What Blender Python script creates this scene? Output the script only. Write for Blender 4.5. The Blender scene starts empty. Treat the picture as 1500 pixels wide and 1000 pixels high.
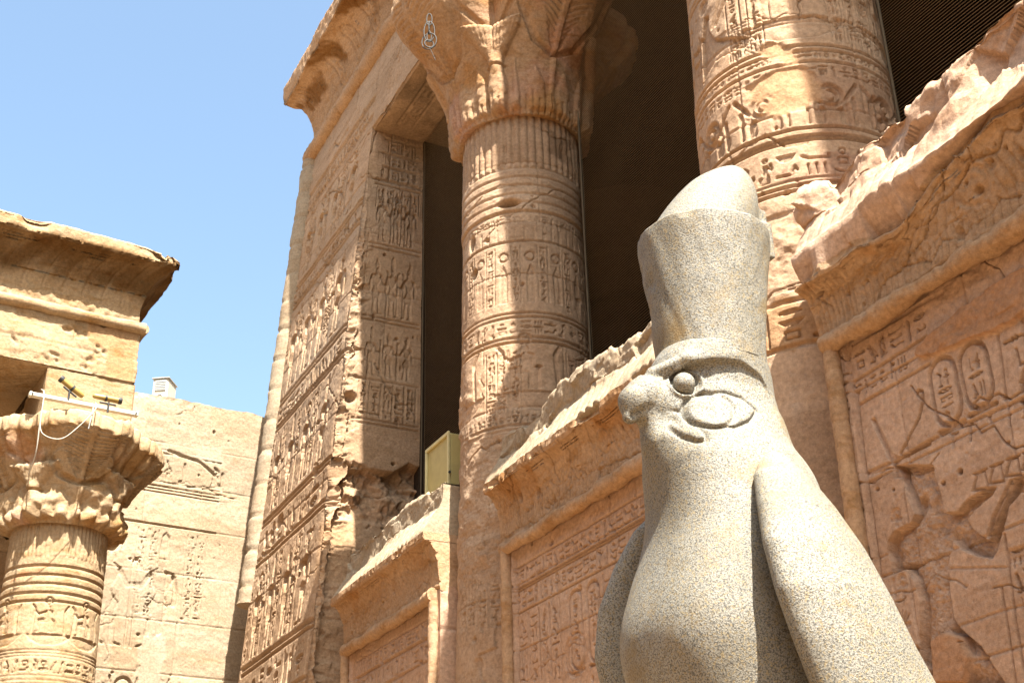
import bpy, math, random
import numpy as np
from mathutils import Matrix, Vector

sc = bpy.context.scene
COL = sc.collection

# ------------------------------------------------------------------ camera, sky, sun
F_PX = 1930.0                     # focal length measured on a 1500 px wide frame
def _n(v):
    v = np.array(v, float); return v/np.linalg.norm(v)
_Z = _n((-90, -3900, F_PX)); _Y = _n((-1080, 980, F_PX))
_Y = _n(_Y - _Z*_Y.dot(_Z)); _X = np.cross(_Y, _Z)      # world axes seen in the camera
EYE = np.array([0.0, 0.0, 1.6])
cam = bpy.data.cameras.new("camera"); cam_o = bpy.data.objects.new("camera", cam); COL.objects.link(cam_o)
cam.sensor_width = 36.0; cam.lens = 36.0*F_PX/1500.0; cam.clip_start = 0.05; cam.clip_end = 4000
R3 = Matrix(((_X[0], -_X[1], -_X[2]), (_Y[0], -_Y[1], -_Y[2]), (_Z[0], -_Z[1], -_Z[2])))
cam_o.matrix_world = Matrix.Translation(Vector(EYE)) @ R3.to_4x4()
sc.camera = cam_o

SUN_EL = math.radians(60.0)
to_sun = Vector((-0.078, -1.0, math.tan(SUN_EL))).normalized()
sun = bpy.data.lights.new("sun", 'SUN'); sun.energy = 5.0; sun.angle = math.radians(0.5); sun.color = (1.0, 0.955, 0.87)
sun_o = bpy.data.objects.new("sun", sun); COL.objects.link(sun_o)
sun_o.rotation_euler = to_sun.to_track_quat('Z', 'Y').to_euler(); sun_o.location = (0, -20, 40)

W = bpy.data.worlds.new("World"); sc.world = W; W.use_nodes = True
wn = W.node_tree.nodes; wl = W.node_tree.links
bg = wn["Background"]; sky = wn.new("ShaderNodeTexSky"); sky.sky_type = 'NISHITA'; sky.sun_disc = False
sky.sun_elevation = SUN_EL; sky.sun_rotation = math.pi; sky.altitude = 100; sky.air_density = 1.0; sky.dust_density = 3.5; sky.ozone_density = 0.6
tm = wn.new("ShaderNodeMix"); tm.data_type = 'RGBA'; tm.blend_type = 'MULTIPLY'; tm.inputs[0].default_value = 1.0; tm.inputs[7].default_value = (1.02, 1.08, 1.0, 1)
wl.new(sky.outputs[0], tm.inputs[6]); wl.new(tm.outputs[2], bg.inputs[0]); bg.inputs[1].default_value = 0.085
sc.view_settings.view_transform = 'Standard'; sc.view_settings.look = 'None'; sc.view_settings.gamma = 1.0
sc.view_settings.exposure = 2.15
sc.cycles.max_bounces = 8; sc.cycles.diffuse_bounces = 5

# ------------------------------------------------------------------ numeric helpers
def ray(px, py):
    d = np.array([px-750.0, py-500.0, F_PX]); return np.array([d.dot(_X), d.dot(_Y), d.dot(_Z)])
def on_x(px, py, x):              # where a measured sight line meets the upright plane at x
    r = ray(px, py); p = EYE + r/r[0]*x; return (p[1], p[2])

def vnoise(u, v, seed):
    iu = np.floor(u).astype(np.int64); iv = np.floor(v).astype(np.int64)
    fu = u-iu; fv = v-iv
    fu = fu*fu*(3-2*fu); fv = fv*fv*(3-2*fv)
    def h(a, b):
        n = (a*374761393 + b*668265263 + seed*974711) & 0x7fffffff
        n = ((n ^ (n >> 13))*1274126177) & 0x7fffffff
        n = n ^ (n >> 16)
        return (n & 0xffff)/65535.0
    return ((h(iu, iv)*(1-fu)+h(iu+1, iv)*fu)*(1-fv) + (h(iu, iv+1)*(1-fu)+h(iu+1, iv+1)*fu)*fv)*2-1
def fbm(u, v, s, o=4, seed=0, g=0.5):
    t = 0; a = 1.0; n = 0
    for i in range(o):
        t = t + a*vnoise(u/s+17.3*i, v/s-9.1*i, seed+i*31); n += a; a *= g; s *= 0.5
    return t/n
def facets(u, v, s, seed):
    """angular broken-rock noise: every cell is a tilted flat face"""
    u = u/s; v = v/s; iu = np.floor(u).astype(np.int64); iv = np.floor(v).astype(np.int64); best = np.full(u.shape, 9.0); val = np.zeros(u.shape)
    def h(a, b, k):
        n = (a*374761393 + b*668265263 + (seed+k*77)*974711) & 0x7fffffff
        n = ((n ^ (n >> 13))*1274126177) & 0x7fffffff
        return ((n ^ (n >> 16)) & 0xffff)/65535.0
    for di in (-1, 0, 1):
        for dj in (-1, 0, 1):
            a, b = iu+di, iv+dj; du = u-(a+h(a, b, 1)); dv = v-(b+h(a, b, 2)); d = du*du+dv*dv
            w = (h(a, b, 3)-.5)+(h(a, b, 4)-.5)*1.6*du+(h(a, b, 5)-.5)*1.6*dv; m = d < best; best = np.where(m, d, best); val = np.where(m, w, val)
    return val
def ss(a, b, x):
    t = np.clip((x-a)/(b-a), 0, 1); return t*t*(3-2*t)
def axis(*segs):
    out = []
    for a, b, st in segs:
        n = max(1, int(round(abs(b-a)/st))); out.append(np.linspace(a, b, n, endpoint=False))
    out.append(np.array([segs[-1][1]])); return np.concatenate(out)

class Relief:
    """height h and colour tint on a grid of (u, v) in metres; strokes and outlines are carved into it"""
    def __init__(s, us, vs):
        s.us = np.asarray(us, float); s.vs = np.asarray(vs, float)
        s.h = np.zeros((len(vs), len(us))); s.c = np.zeros((len(vs), len(us))); s.t = np.ones((len(vs), len(us), 3))
        s.U, s.V = np.meshgrid(s.us, s.vs)
    def win(s, u0, u1, v0, v1):
        a, b = np.searchsorted(s.us, (u0, u1)); c, d = np.searchsorted(s.vs, (v0, v1))
        if b-a < 1 or d-c < 1: return None
        return slice(c, d), slice(a, b)
    @staticmethod
    def dist(pts, U, V, closed=False):
        D = np.full(U.shape, 1e9); n = len(pts)
        for i in range(n if closed else n-1):
            (x0, y0), (x1, y1) = pts[i], pts[(i+1) % n]
            dx, dy = x1-x0, y1-y0; L = dx*dx+dy*dy+1e-12
            t = np.clip(((U-x0)*dx+(V-y0)*dy)/L, 0, 1)
            D = np.minimum(D, (U-x0-t*dx)**2+(V-y0-t*dy)**2)
        return np.sqrt(D)
    @staticmethod
    def inside(pts, U, V):
        I = np.zeros(U.shape, bool); n = len(pts)
        for i in range(n):
            (x0, y0), (x1, y1) = pts[i], pts[(i+1) % n]
            if y0 == y1: continue
            c = ((V >= y0) != (V >= y1)) & (U < (x1-x0)*(V-y0)/(y1-y0)+x0); I ^= c
        return I
    def stroke(s, pts, w, d):
        P = np.array(pts); w2 = w*1.3
        sl = s.win(P[:, 0].min()-w2, P[:, 0].max()+w2, P[:, 1].min()-w2, P[:, 1].max()+w2)
        if sl is None: return
        D = s.dist(pts, s.U[sl], s.V[sl]); p = 1-ss(w*0.35, w*0.72, D); c = s.c[sl]
        if d < 0: s.h[sl] -= d*p; return
        n = np.maximum(c, 0.5*c+d*p); s.h[sl] -= n-c; s.c[sl] = n
    def groove(s, pts, w, d):      # additive, for joints and cracks
        P = np.array(pts); w2 = w*1.3
        sl = s.win(P[:, 0].min()-w2, P[:, 0].max()+w2, P[:, 1].min()-w2, P[:, 1].max()+w2)
        if sl is None: return
        D = s.dist(pts, s.U[sl], s.V[sl]); s.h[sl] -= d*(1-ss(w*0.2, w*0.8, D))
    def poly(s, pts, d, k=0.03, keep=0.35, soft=0.006):
        P = np.array(pts)
        sl = s.win(P[:, 0].min(), P[:, 0].max(), P[:, 1].min(), P[:, 1].max())
        if sl is None: return None
        U, V = s.U[sl], s.V[sl]; I = s.inside(pts, U, V); D = s.dist(pts, U, V, True)
        s.h[sl] -= np.where(I, d*ss(0, soft, D)*(keep+(1-keep)*np.exp(-D/k)), 0)
        return sl, I, D
    def raised(s, pts, d, soft=0.02):
        P = np.array(pts)
        sl = s.win(P[:, 0].min(), P[:, 0].max(), P[:, 1].min(), P[:, 1].max())
        if sl is None: return
        U, V = s.U[sl], s.V[sl]; I = s.inside(pts, U, V); D = s.dist(pts, U, V, True)
        s.h[sl] += np.where(I, d*np.sqrt(np.clip(1-(1-np.clip(D/soft, 0, 1))**2, 0, 1)), 0)
    def paint(s, pts, c, soft=0.04, flat=0.0, wob=0.03, seed=5):
        P = np.array(pts)
        sl = s.win(P[:, 0].min()-soft, P[:, 0].max()+soft, P[:, 1].min()-soft, P[:, 1].max()+soft)
        if sl is None: return
        U, V = s.U[sl], s.V[sl]
        U2 = U+wob*fbm(U, V, 0.15, 3, seed); V2 = V+wob*fbm(U, V, 0.15, 3, seed+9)
        I = s.inside(pts, U2, V2); D = s.dist(pts, U2, V2, True)
        m = np.where(I, ss(0, soft, D), 0)
        s.t[sl] = s.t[sl]*(1-m[..., None]) + np.array(c)*m[..., None]
        if flat: s.h[sl] = s.h[sl]*(1-m*flat)
    def circle(s, u, v, r, w, d, fill=False):
        pts = [(u+r*math.cos(a), v+r*math.sin(a)) for a in np.linspace(0, 2*math.pi, 19)[:-1]]
        if fill: s.poly(pts, d, r*0.5, 0.3, w)
        else: s.stroke(pts+[pts[0]], w, d)
    def noise(s, sc_, amp, o=4, seed=0, g=0.5):
        s.h += amp*fbm(s.U, s.V, sc_, o, seed, g)
    def pits(s, sc_, thr, depth, seed, mask=1.0):
        n = fbm(s.U, s.V, sc_, 3, seed); s.h -= depth*ss(thr, thr+0.25, n)*mask
    def blocks(s, rows, lens, seed, d=0.006, w=0.014, tv=0.05, gain=2.0):
        rng = random.Random(seed); u0, u1 = s.us[0], s.us[-1]; tv = tv*gain; d = d*gain; w = w*1.15
        for i in range(len(rows)-1):
            a, b = rows[i], rows[i+1]
            s.groove([(u0, a), (u1, a)], w, d)
            u = u0 - rng.random()*lens
            while u < u1:
                un = u+lens*(0.6+0.8*rng.random())
                sl = s.win(max(u, u0-1), min(un, u1+1), a, b)
                if sl is not None:
                    k = 1+tv*(rng.random()*2-1); hue = tv*0.5*(rng.random()*2-1)
                    s.t[sl] *= np.array([k, k*(1-hue*0.5), k*(1-hue)])
                    s.h[sl] += 0.004*(rng.random()-0.5)
                s.groove([(un, a), (un, b)], w, d); u = un

def cracks(R, n, seed, u0, u1, v0, v1, d=0.03, w=0.016):
    rng = random.Random(seed)
    for _ in range(n):
        u = u0+(u1-u0)*rng.random(); v = v0+(v1-v0)*rng.random(); a = rng.choice((0.0, 0.1, -0.15, 1.5, 1.35, 0.6)); pts = [(u, v)]
        for k in range(rng.randrange(5, 16)):
            a2 = a+rng.uniform(-0.7, 0.7); st = 0.05+0.08*rng.random(); u += st*math.cos(a2); v += st*math.sin(a2); pts.append((u, v))
        R.groove(pts, w*(0.6+rng.random()), d*(0.5+rng.random()))
    for _ in range(n*2):
        u = u0+(u1-u0)*rng.random(); v = v0+(v1-v0)*rng.random(); r = 0.012+0.03*rng.random()**2; sl = R.win(u-3*r, u+3*r, v-3*r, v+3*r)
        if sl is not None: R.h[sl] -= (0.02+r)*np.exp(-((((R.U[sl]-u)/r)**2+((R.V[sl]-v)/(r*(0.5+rng.random())))**2))**2)
def grid_normals(P):
    du = np.gradient(P, axis=1); dv = np.gradient(P, axis=0)
    n = np.cross(du, dv); return n/(np.linalg.norm(n, axis=2, keepdims=True)+1e-12)

class Mesh:
    """collects grids, boxes and tubes into ONE mesh object with a colour attribute called tint"""
    def __init__(s): s.v = []; s.q = []; s.t = []; s.sm = []; s.n = 0
    def grid(s, P, T=None, flip=False, wrap=False, smooth=True):
        nv, nu = P.shape[:2]; i = np.arange(nv*nu).reshape(nv, nu)
        if wrap: i = np.concatenate([i, i[:, :1]], 1)
        q = np.stack([i[:-1, :-1], i[:-1, 1:], i[1:, 1:], i[1:, :-1]], -1).reshape(-1, 4)
        if flip: q = q[:, ::-1]
        s.raw(P.reshape(-1, 3), q, None if T is None else T.reshape(-1, 3), smooth)
    def raw(s, v, q, T=None, smooth=False):
        v = np.asarray(v, float); q = np.asarray(q)
        s.v.append(v); s.q.append(q+s.n); s.t.append(np.ones((len(v), 3)) if T is None else T)
        s.sm.append(np.full(len(q), smooth)); s.n += len(v)
    def box(s, lo, hi, b=0.0, xf=None, T=None):
        lo = np.array(lo, float); hi = np.array(hi, float)
        b = min(b, 0.45*(hi-lo).min())
        if b <= 0:
            c = np.array([[(lo, hi)[(k >> a) & 1][a] for a in range(3)] for k in range(8)])
            q = [(0, 2, 3, 1), (4, 5, 7, 6), (0, 1, 5, 4), (2, 6, 7, 3), (0, 4, 6, 2), (1, 3, 7, 5)]
        else:                        # chamfered: three vertices at each corner
            c = []; 
            for k in range(8):
                o = [(k >> a) & 1 for a in range(3)]
                for ax in range(3):
                    p = [hi[a]-b if o[a] else lo[a]+b for a in range(3)]
                    p[ax] = hi[ax] if o[ax] else lo[ax]; c.append(p)
            V = lambda k, ax: k*3+ax
            q = []
            for ax in range(3):
                o1, o2 = (ax+1) % 3, (ax+2) % 3
                for sd in (0, 1):
                    k = lambda a1, a2: (sd << ax) | (a1 << o1) | (a2 << o2)
                    f = [V(k(0, 0), ax), V(k(1, 0), ax), V(k(1, 1), ax), V(k(0, 1), ax)]
                    q.append(f if sd else f[::-1])
                for a1 in (0, 1):
                    for a2 in (0, 1):
                        k0 = (a1 << o1) | (a2 << o2); k1 = k0 | (1 << ax)
                        f = [V(k0, o1), V(k1, o1), V(k1, o2), V(k0, o2)]
                        q.append(f if (a1 == a2) == True else f[::-1])
            for k in range(8):
                par = bin(k).count('1') % 2
                f = [V(k, 0), V(k, 1), V(k, 2), V(k, 2)]
                q.append(f if par else f[::-1])
        c = np.array(c, float)
        if xf is not None: c = xf(c)
        s.raw(c, q, None if T is None else np.tile(T, (len(c), 1)))
    def tube(s, pts, r, n=8, cap=True, smooth=True):
        pts = np.array(pts, float); m = len(pts); rr = np.full(m, r) if np.isscalar(r) else np.array(r)
        tan = np.gradient(pts, axis=0); tan /= np.linalg.norm(tan, axis=1, keepdims=True)+1e-12
        up = np.array([0, 0, 1.0]) if abs(tan[0][2]) < 0.9 else np.array([1.0, 0, 0])
        rings = []
        for i in range(m):
            a = np.cross(tan[i], up); a /= np.linalg.norm(a); b = np.cross(a, tan[i]); up = b
            th = np.linspace(0, 2*math.pi, n, endpoint=False)
            rings.append(pts[i]+rr[i]*(np.cos(th)[:, None]*a+np.sin(th)[:, None]*b))
        s.grid(np.array(rings), None, wrap=True, smooth=smooth)
        if cap:
            for i, ring in ((0, rings[0]), (m-1, rings[-1])):
                c = np.concatenate([ring, [pts[i]]]); q = [(k, (k+1) % n, n, n) for k in range(n)]
                if i == 0: q = [f[::-1] for f in q]
                s.raw(c, q)
    def build(s, name, mat, parent=None):
        me = bpy.data.meshes.new(name); V = np.concatenate(s.v); Q = np.concatenate(s.q); T = np.concatenate(s.t); S = np.concatenate(s.sm)
        tri = (Q[:, 2] == Q[:, 3]) | (Q[:, 0] == Q[:, 1])
        Q = np.where(((Q[:, 0] == Q[:, 1]))[:, None], Q[:, [1, 2, 3, 0]], Q)
        cnt = np.where(tri, 3, 4); st = np.concatenate([[0], np.cumsum(cnt)[:-1]])
        mask = np.ones(Q.shape, bool); mask[tri, 3] = False
        me.vertices.add(len(V)); me.vertices.foreach_set("co", V.astype(np.float32).ravel())
        me.loops.add(int(cnt.sum())); me.loops.foreach_set("vertex_index", Q[mask].astype(np.int32))
        me.polygons.add(len(Q)); me.polygons.foreach_set("loop_start", st.astype(np.int32)); 
        me.polygons.foreach_set("use_smooth", S)
        me.update(calc_edges=True); me.validate()
        at = me.attributes.new("tint", 'FLOAT_COLOR', 'POINT')
        at.data.foreach_set("color", np.concatenate([T, np.ones((len(T), 1))], 1).astype(np.float32).ravel())
        if mat: me.materials.append(mat)
        o = bpy.data.objects.new(name, me); COL.objects.link(o)
        if parent is not None:
            o.parent = parent; o.matrix_parent_inverse = Matrix.Translation(-Vector(parent.location)) if parent.rotation_euler[2] == 0 else parent.matrix_basis.inverted()
        return o

def thing(name, loc, label, cat, group=None):
    o = bpy.data.objects.new(name, None); COL.objects.link(o); o.location = loc; o.empty_display_size = 0.3
    o["label"] = label; o["category"] = cat
    if group: o["group"] = group
    return o
def tag(o, label, cat, group=None):
    o["label"] = label; o["category"] = cat
    if group: o["group"] = group
    return o

# ------------------------------------------------------------------ materials
def nodes(name):
    m = bpy.data.materials.new(name); m.use_nodes = True; nt = m.node_tree
    b = nt.nodes["Principled BSDF"]; return m, nt, b
def mixc(nt, mode, fac, a, b):
    n = nt.nodes.new("ShaderNodeMix"); n.data_type = 'RGBA'; n.blend_type = mode
    for k, v in ((0, fac), (6, a), (7, b)):
        if isinstance(v, (int, float)): n.inputs[k].default_value = v
        elif isinstance(v, tuple): n.inputs[k].default_value = (*v, 1) if len(v) == 3 else v
        else: nt.links.new(v, n.inputs[k])
    return n.outputs[2]
def noise(nt, co, scale, detail=4, rough=0.55, dist=0.0):
    n = nt.nodes.new("ShaderNodeTexNoise"); n.inputs["Scale"].default_value = scale; n.inputs["Detail"].default_value = detail
    n.inputs["Roughness"].default_value = rough; n.inputs["Distortion"].default_value = dist; nt.links.new(co, n.inputs["Vector"]); return n.outputs["Fac"]
def ramp(nt, f, *st):
    n = nt.nodes.new("ShaderNodeValToRGB"); e = n.color_ramp.elements
    while len(e) < len(st): e.new(0.5)
    for el, (p, c) in zip(e, st):
        el.position = p; el.color = (c, c, c, 1) if isinstance(c, (int, float)) else (*c, 1)
    nt.links.new(f, n.inputs[0]); return n.outputs[0]
def geo_co(nt, sx=1, sy=1, sz=1):
    t = nt.nodes.new("ShaderNodeTexCoord"); mp = nt.nodes.new("ShaderNodeMapping")
    mp.inputs["Scale"].default_value = (sx, sy, sz); nt.links.new(t.outputs["Object"], mp.inputs[0]); return mp.outputs[0]

def sandstone(name, a, b, c, bump=0.5, grain=1.0, stain=0.35, warm=(0.79, 0.75, 0.715)):
    a, b, c = [tuple(0.98*x*y for x, y in zip(q, warm)) for q in (a, b, c)]
    m, nt, bs = nodes(name); co = geo_co(nt); cz = geo_co(nt, 1, 1, 3.2)
    big = noise(nt, cz, 0.55, 5, 0.6, 0.6); mid = noise(nt, cz, 2.6, 5, 0.62, 0.8); fine = noise(nt, co, 26, 4, 0.6); sand = noise(nt, co, 170, 2, 0.5)
    col = mixc(nt, 'MIX', ramp(nt, big, (0.36, 0.0), (0.64, 1.0)), a, b)
    col = mixc(nt, 'MIX', ramp(nt, mid, (0.5, 0.0), (0.72, stain*1.6)), col, c)
    col = mixc(nt, 'MULTIPLY', 1.0, col, ramp(nt, fine, (0.25, 0.70), (0.75, 1.20)))
    col = mixc(nt, 'MULTIPLY', 0.8*grain, col, ramp(nt, sand, (0.3, 0.78), (0.7, 1.16)))
    at = nt.nodes.new("ShaderNodeAttribute"); at.attribute_name = "tint"
    col = mixc(nt, 'MULTIPLY', 1.0, col, at.outputs["Color"])
    nt.links.new(col, bs.inputs["Base Color"]); bs.inputs["Roughness"].default_value = 0.93; bs.inputs["Specular IOR Level"].default_value = 0.15
    f2 = noise(nt, co, 14, 6, 0.66); add = nt.nodes.new("ShaderNodeMath"); add.operation = 'ADD'
    nt.links.new(f2, add.inputs[0]); nt.links.new(sand, add.inputs[1]); add2 = nt.nodes.new("ShaderNodeMath"); add2.operation = 'MULTIPLY_ADD'
    nt.links.new(sand, add2.inputs[0]); add2.inputs[1].default_value = 0.22; nt.links.new(f2, add2.inputs[2])
    bp = nt.nodes.new("ShaderNodeBump"); bp.inputs["Strength"].default_value = bump; bp.inputs["Distance"].default_value = 0.032
    nt.links.new(add2.outputs[0], bp.inputs["Height"]); nt.links.new(bp.outputs[0], bs.inputs["Normal"]); return m

M_PANEL = sandstone("pink_sandstone", (0.51, 0.345, 0.235), (0.60, 0.425, 0.305), (0.40, 0.235, 0.13), 0.5, 1.0, 0.35, (0.815, 0.775, 0.75))
M_CORN = sandstone("ochre_sandstone", (0.49, 0.315, 0.18), (0.55, 0.38, 0.24), (0.38, 0.21, 0.085), 0.7, 1.0, 0.5)
M_COLM = sandstone("column_sandstone", (0.46, 0.315, 0.205), (0.57, 0.41, 0.28), (0.34, 0.21, 0.115))
M_PIER = sandstone("pier_sandstone", (0.45, 0.31, 0.195), (0.56, 0.405, 0.275), (0.31, 0.20, 0.11))
M_COURT = sandstone("pale_sandstone", (0.58, 0.44, 0.29), (0.66, 0.54, 0.39), (0.52, 0.34, 0.19), 0.5, 1.0, 0.35, (0.545, 0.53, 0.515))
M_COLON = sandstone("colonnade_sandstone", (0.53, 0.38, 0.225), (0.60, 0.45, 0.29), (0.42, 0.24, 0.09), 0.6, 1.0, 0.5, (0.61, 0.59, 0.565))
M_DARK = sandstone("deep_shade_sandstone", (0.028, 0.019, 0.012), (0.038, 0.025, 0.015), (0.02, 0.013, 0.008))  # near-black stone: the hall's dimness is put into the colour
M_DUSK = sandstone("dim_shade_sandstone", (0.05, 0.034, 0.022), (0.065, 0.044, 0.028), (0.04, 0.026, 0.016))  # darkened copy of the stone, interior shade painted into it
M_SAND = sandstone("paving_stone", (0.26, 0.18, 0.105), (0.30, 0.21, 0.13), (0.22, 0.15, 0.09))

def granite():
    m, nt, bs = nodes("speckled_granite"); co = geo_co(nt)
    n1 = noise(nt, co, 210, 3, 0.7); n2 = noise(nt, co, 300, 2, 0.6); n3 = noise(nt, co, 2.4, 4, 0.6); n4 = noise(nt, co, 120, 3, 0.6); n5 = noise(nt, co, 5.5, 4, 0.6, 0.5)
    col = mixc(nt, 'MIX', ramp(nt, n3, (0.38, 0.0), (0.62, 1.0)), (0.195, 0.178, 0.140), (0.262, 0.250, 0.214))
    col = mixc(nt, 'MIX', ramp(nt, n4, (0.53, 0.0), (0.60, 0.8)), col, (0.25, 0.19, 0.095))
    col = mixc(nt, 'MIX', ramp(nt, n1, (0.49, 0.0), (0.60, 0.88)), col, (0.055, 0.052, 0.045))
    col = mixc(nt, 'MIX', ramp(nt, n2, (0.57, 0.0), (0.63, 0.8)), col, (0.04, 0.038, 0.035))
    col = mixc(nt, 'MIX', ramp(nt, n5, (0.54, 0.0), (0.70, 0.7)), col, (0.18, 0.12, 0.045))
    at = nt.nodes.new("ShaderNodeAttribute"); at.attribute_name = "tint"; col = mixc(nt, 'MULTIPLY', 1.0, col, at.outputs["Color"])
    nt.links.new(col, bs.inputs["Base Color"]); bs.inputs["Roughness"].default_value = 0.55; bs.inputs["Specular IOR Level"].default_value = 0.3
    bp = nt.nodes.new("ShaderNodeBump"); bp.inputs["Strength"].default_value = 0.55; bp.inputs["Distance"].default_value = 0.006
    nt.links.new(n1, bp.inputs["Height"]); nt.links.new(bp.outputs[0], bs.inputs["Normal"]); return m
M_GRAN = granite()
def plain(name, c, rough=0.5, metal=0.0, spots=0.12):
    m, nt, bs = nodes(name); co = geo_co(nt); n = noise(nt, co, 9, 5, 0.65)
    col = mixc(nt, 'MULTIPLY', 1.0, c, ramp(nt, n, (0.3, 1-spots), (0.7, 1+spots*0.5)))
    nt.links.new(col, bs.inputs["Base Color"]); bs.inputs["Roughness"].default_value = rough; bs.inputs["Metallic"].default_value = metal; return m
M_NET = plain("net_cord", (0.13, 0.09, 0.048), 0.9)
M_ROPE = plain("edge_rope", (0.10, 0.072, 0.04), 0.9)
M_OLIVE = plain("olive_paint", (0.40, 0.33, 0.13), 0.55)
M_OLIVE2 = plain("olive_trim", (0.50, 0.44, 0.22), 0.5)
M_BLACK = plain("black_plastic", (0.02, 0.02, 0.02), 0.5)
M_WHITE = plain("white_paint", (0.42, 0.39, 0.33), 0.5)
M_CREAM = plain("cream_paint", (0.48, 0.44, 0.35), 0.5)
M_GREY = plain("grey_grille", (0.34, 0.35, 0.34), 0.6)
M_YEL = plain("yellow_paint", (0.30, 0.20, 0.05), 0.45)
M_STEEL = plain("steel", (0.05, 0.047, 0.042), 0.75, 0.0)
M_GLASS = plain("lamp_glass", (0.10, 0.11, 0.13), 0.1)

# ------------------------------------------------------------------ hieroglyphs
S, P_, C_ = 's', 'p', 'c'
def _arc(cx, cy, r, a0, a1, n=9, ry=None):
    ry = r if ry is None else ry
    return [(cx+r*math.cos(math.radians(a)), cy+ry*math.sin(math.radians(a))) for a in np.linspace(a0, a1, n)]
TALL = {
 'reed': [(S, [(.5, 0), (.5, .55)]), (P_, [(.42, .5), (.42, .98), (.72, .8), (.7, .5)])],
 'reeds': [(S, [(.25, 0), (.25, .5)]), (P_, [(.15, .5), (.18, .98), (.42, .8), (.4, .5)]), (S, [(.72, 0), (.72, .5)]), (P_, [(.62, .5), (.65, .98), (.9, .8), (.88, .5)])],
 'bird': [(P_, [(.04, .72), (.18, .92), (.36, .93), (.46, .76), (.72, .52), (.98, .14), (.86, .1), (.62, .26), (.42, .24), (.26, .45), (.22, .68)]), (S, [(.46, .26), (.44, .03), (.26, .03)]), (S, [(.58, .26), (.58, .03), (.46, .03)])],
 'owl': [(P_, [(.2, .6), (.2, .92), (.55, .96), (.62, .74), (.8, .4), (.92, .08), (.75, .1), (.6, .22), (.38, .22)]), (S, [(.42, .22), (.4, .02), (.22, .02)]), (S, [(.56, .22), (.56, .02), (.4, .02)])],
 'man': [(C_, (.42, .86, .11)), (P_, [(.28, .72), (.6, .72), (.7, .36), (.95, .3), (.95, .04), (.2, .04), (.22, .3), (.34, .4)]), (S, [(.3, .62), (.06, .5), (.08, .7)])],
 'god': [(C_, (.45, .84, .1)), (P_, [(.3, .7), (.62, .72), (.7, .3), (.82, .05), (.18, .05), (.2, .32), (.36, .36)]), (S, [(.12, .05), (.12, .8)]), (S, [(.45, .94), (.56, 1.0)])],
 'ankh': [(S, _arc(.5, .78, .2, 0, 360, 13, .2)), (S, [(.5, .58), (.5, 0)]), (S, [(.15, .5), (.85, .5)])],
 'was': [(S, [(.5, 0), (.5, .85), (.2, .95)]), (S, [(.3, 0), (.5, .1), (.7, 0)]), (S, [(.5, .85), (.7, .7)])],
 'djed': [(S, [(.5, 0), (.5, 1)]), (S, [(.2, .95), (.8, .95)]), (S, [(.2, .8), (.8, .8)]), (S, [(.2, .65), (.8, .65)]), (S, [(.25, .02), (.75, .02)])],
 'flag': [(S, [(.4, 0), (.4, 1)]), (P_, [(.4, .98), (.9, .9), (.9, .72), (.4, .7)])],
 'cloth': [(S, [(.4, 0), (.4, .9), (.52, .98), (.64, .9), (.64, .35)])],
 'sedge': [(S, [(.5, 0), (.5, .95)]), (S, [(.5, .75), (.2, .9)]), (S, [(.5, .6), (.85, .75)]), (S, [(.3, .02), (.7, .02)])],
 'leg': [(P_, [(.4, .98), (.58, .98), (.6, .2), (.9, .14), (.9, .02), (.4, .02)])],
 'bee': [(P_, [(.2, .5), (.4, .7), (.8, .55), (.95, .4), (.6, .36), (.35, .38)]), (S, [(.5, .65), (.7, .95)]), (S, [(.4, .38), (.3, .1)]), (S, [(.6, .38), (.6, .1)])],
 'snakeup': [(S, [(.9, .05), (.5, .05), (.62, .3), (.4, .5), (.5, .8), (.3, .95), (.18, .8)])],
}
LOW = {
 'water': [(S, [(.02, .35), (.12, .65), (.22, .35), (.32, .65), (.42, .35), (.52, .65), (.62, .35), (.72, .65), (.82, .35), (.92, .65), (.98, .4)])],
 'mouth': [(P_, [(.02, .5), (.3, .8), (.7, .8), (.98, .5), (.7, .22), (.3, .22)])],
 'bread': [(P_, [(.25, .15)]+_arc(.5, .2, .3, 0, 180, 7, .65)[::-1]+[(.75, .15)])],
 'basket': [(P_, [(.02, .85), (.98, .85), (.75, .3), (.5, .15), (.25, .3)])],
 'sun': [(C_, (.5, .5, .38)), ],
 'viper': [(S, [(.02, .75), (.18, .75), (.2, .35), (.45, .3), (.7, .45), (.98, .3)]), (S, [(.1, .8), (.04, .98)])],
 'cobra': [(S, [(.05, .6), (.15, .95), (.28, .6), (.3, .25), (.6, .25), (.98, .3)])],
 'arm': [(S, [(.02, .45), (.02, .2), (.75, .25), (.98, .5)])],
 'strokes': [(S, [(.2, .1), (.2, .9)]), (S, [(.5, .1), (.5, .9)]), (S, [(.8, .1), (.8, .9)])],
 'bolt': [(S, [(.02, .5), (.98, .5)]), (S, [(.4, .3), (.4, .7)]), (S, [(.6, .3), (.6, .7)])],
 'stool': [(S, [(.25, .12), (.25, .85), (.75, .85), (.75, .12), (.25, .12)])],
 'house': [(S, [(.35, .15), (.1, .15), (.1, .85), (.9, .85), (.9, .15), (.65, .15)])],
 'eye': [(S, _arc(.5, .45, .46, 10, 170, 7, .35)), (S, _arc(.5, .6, .46, 190, 350, 7, .35)), (C_, (.5, .52, .12))],
 'hill': [(P_, [(.02, .15), (.1, .8), (.35, .4), (.5, .35), (.65, .4), (.9, .8), (.98, .15)])],
}
GT = list(TALL.values()); GL = list(LOW.values())
GLW = 1.3
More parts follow.
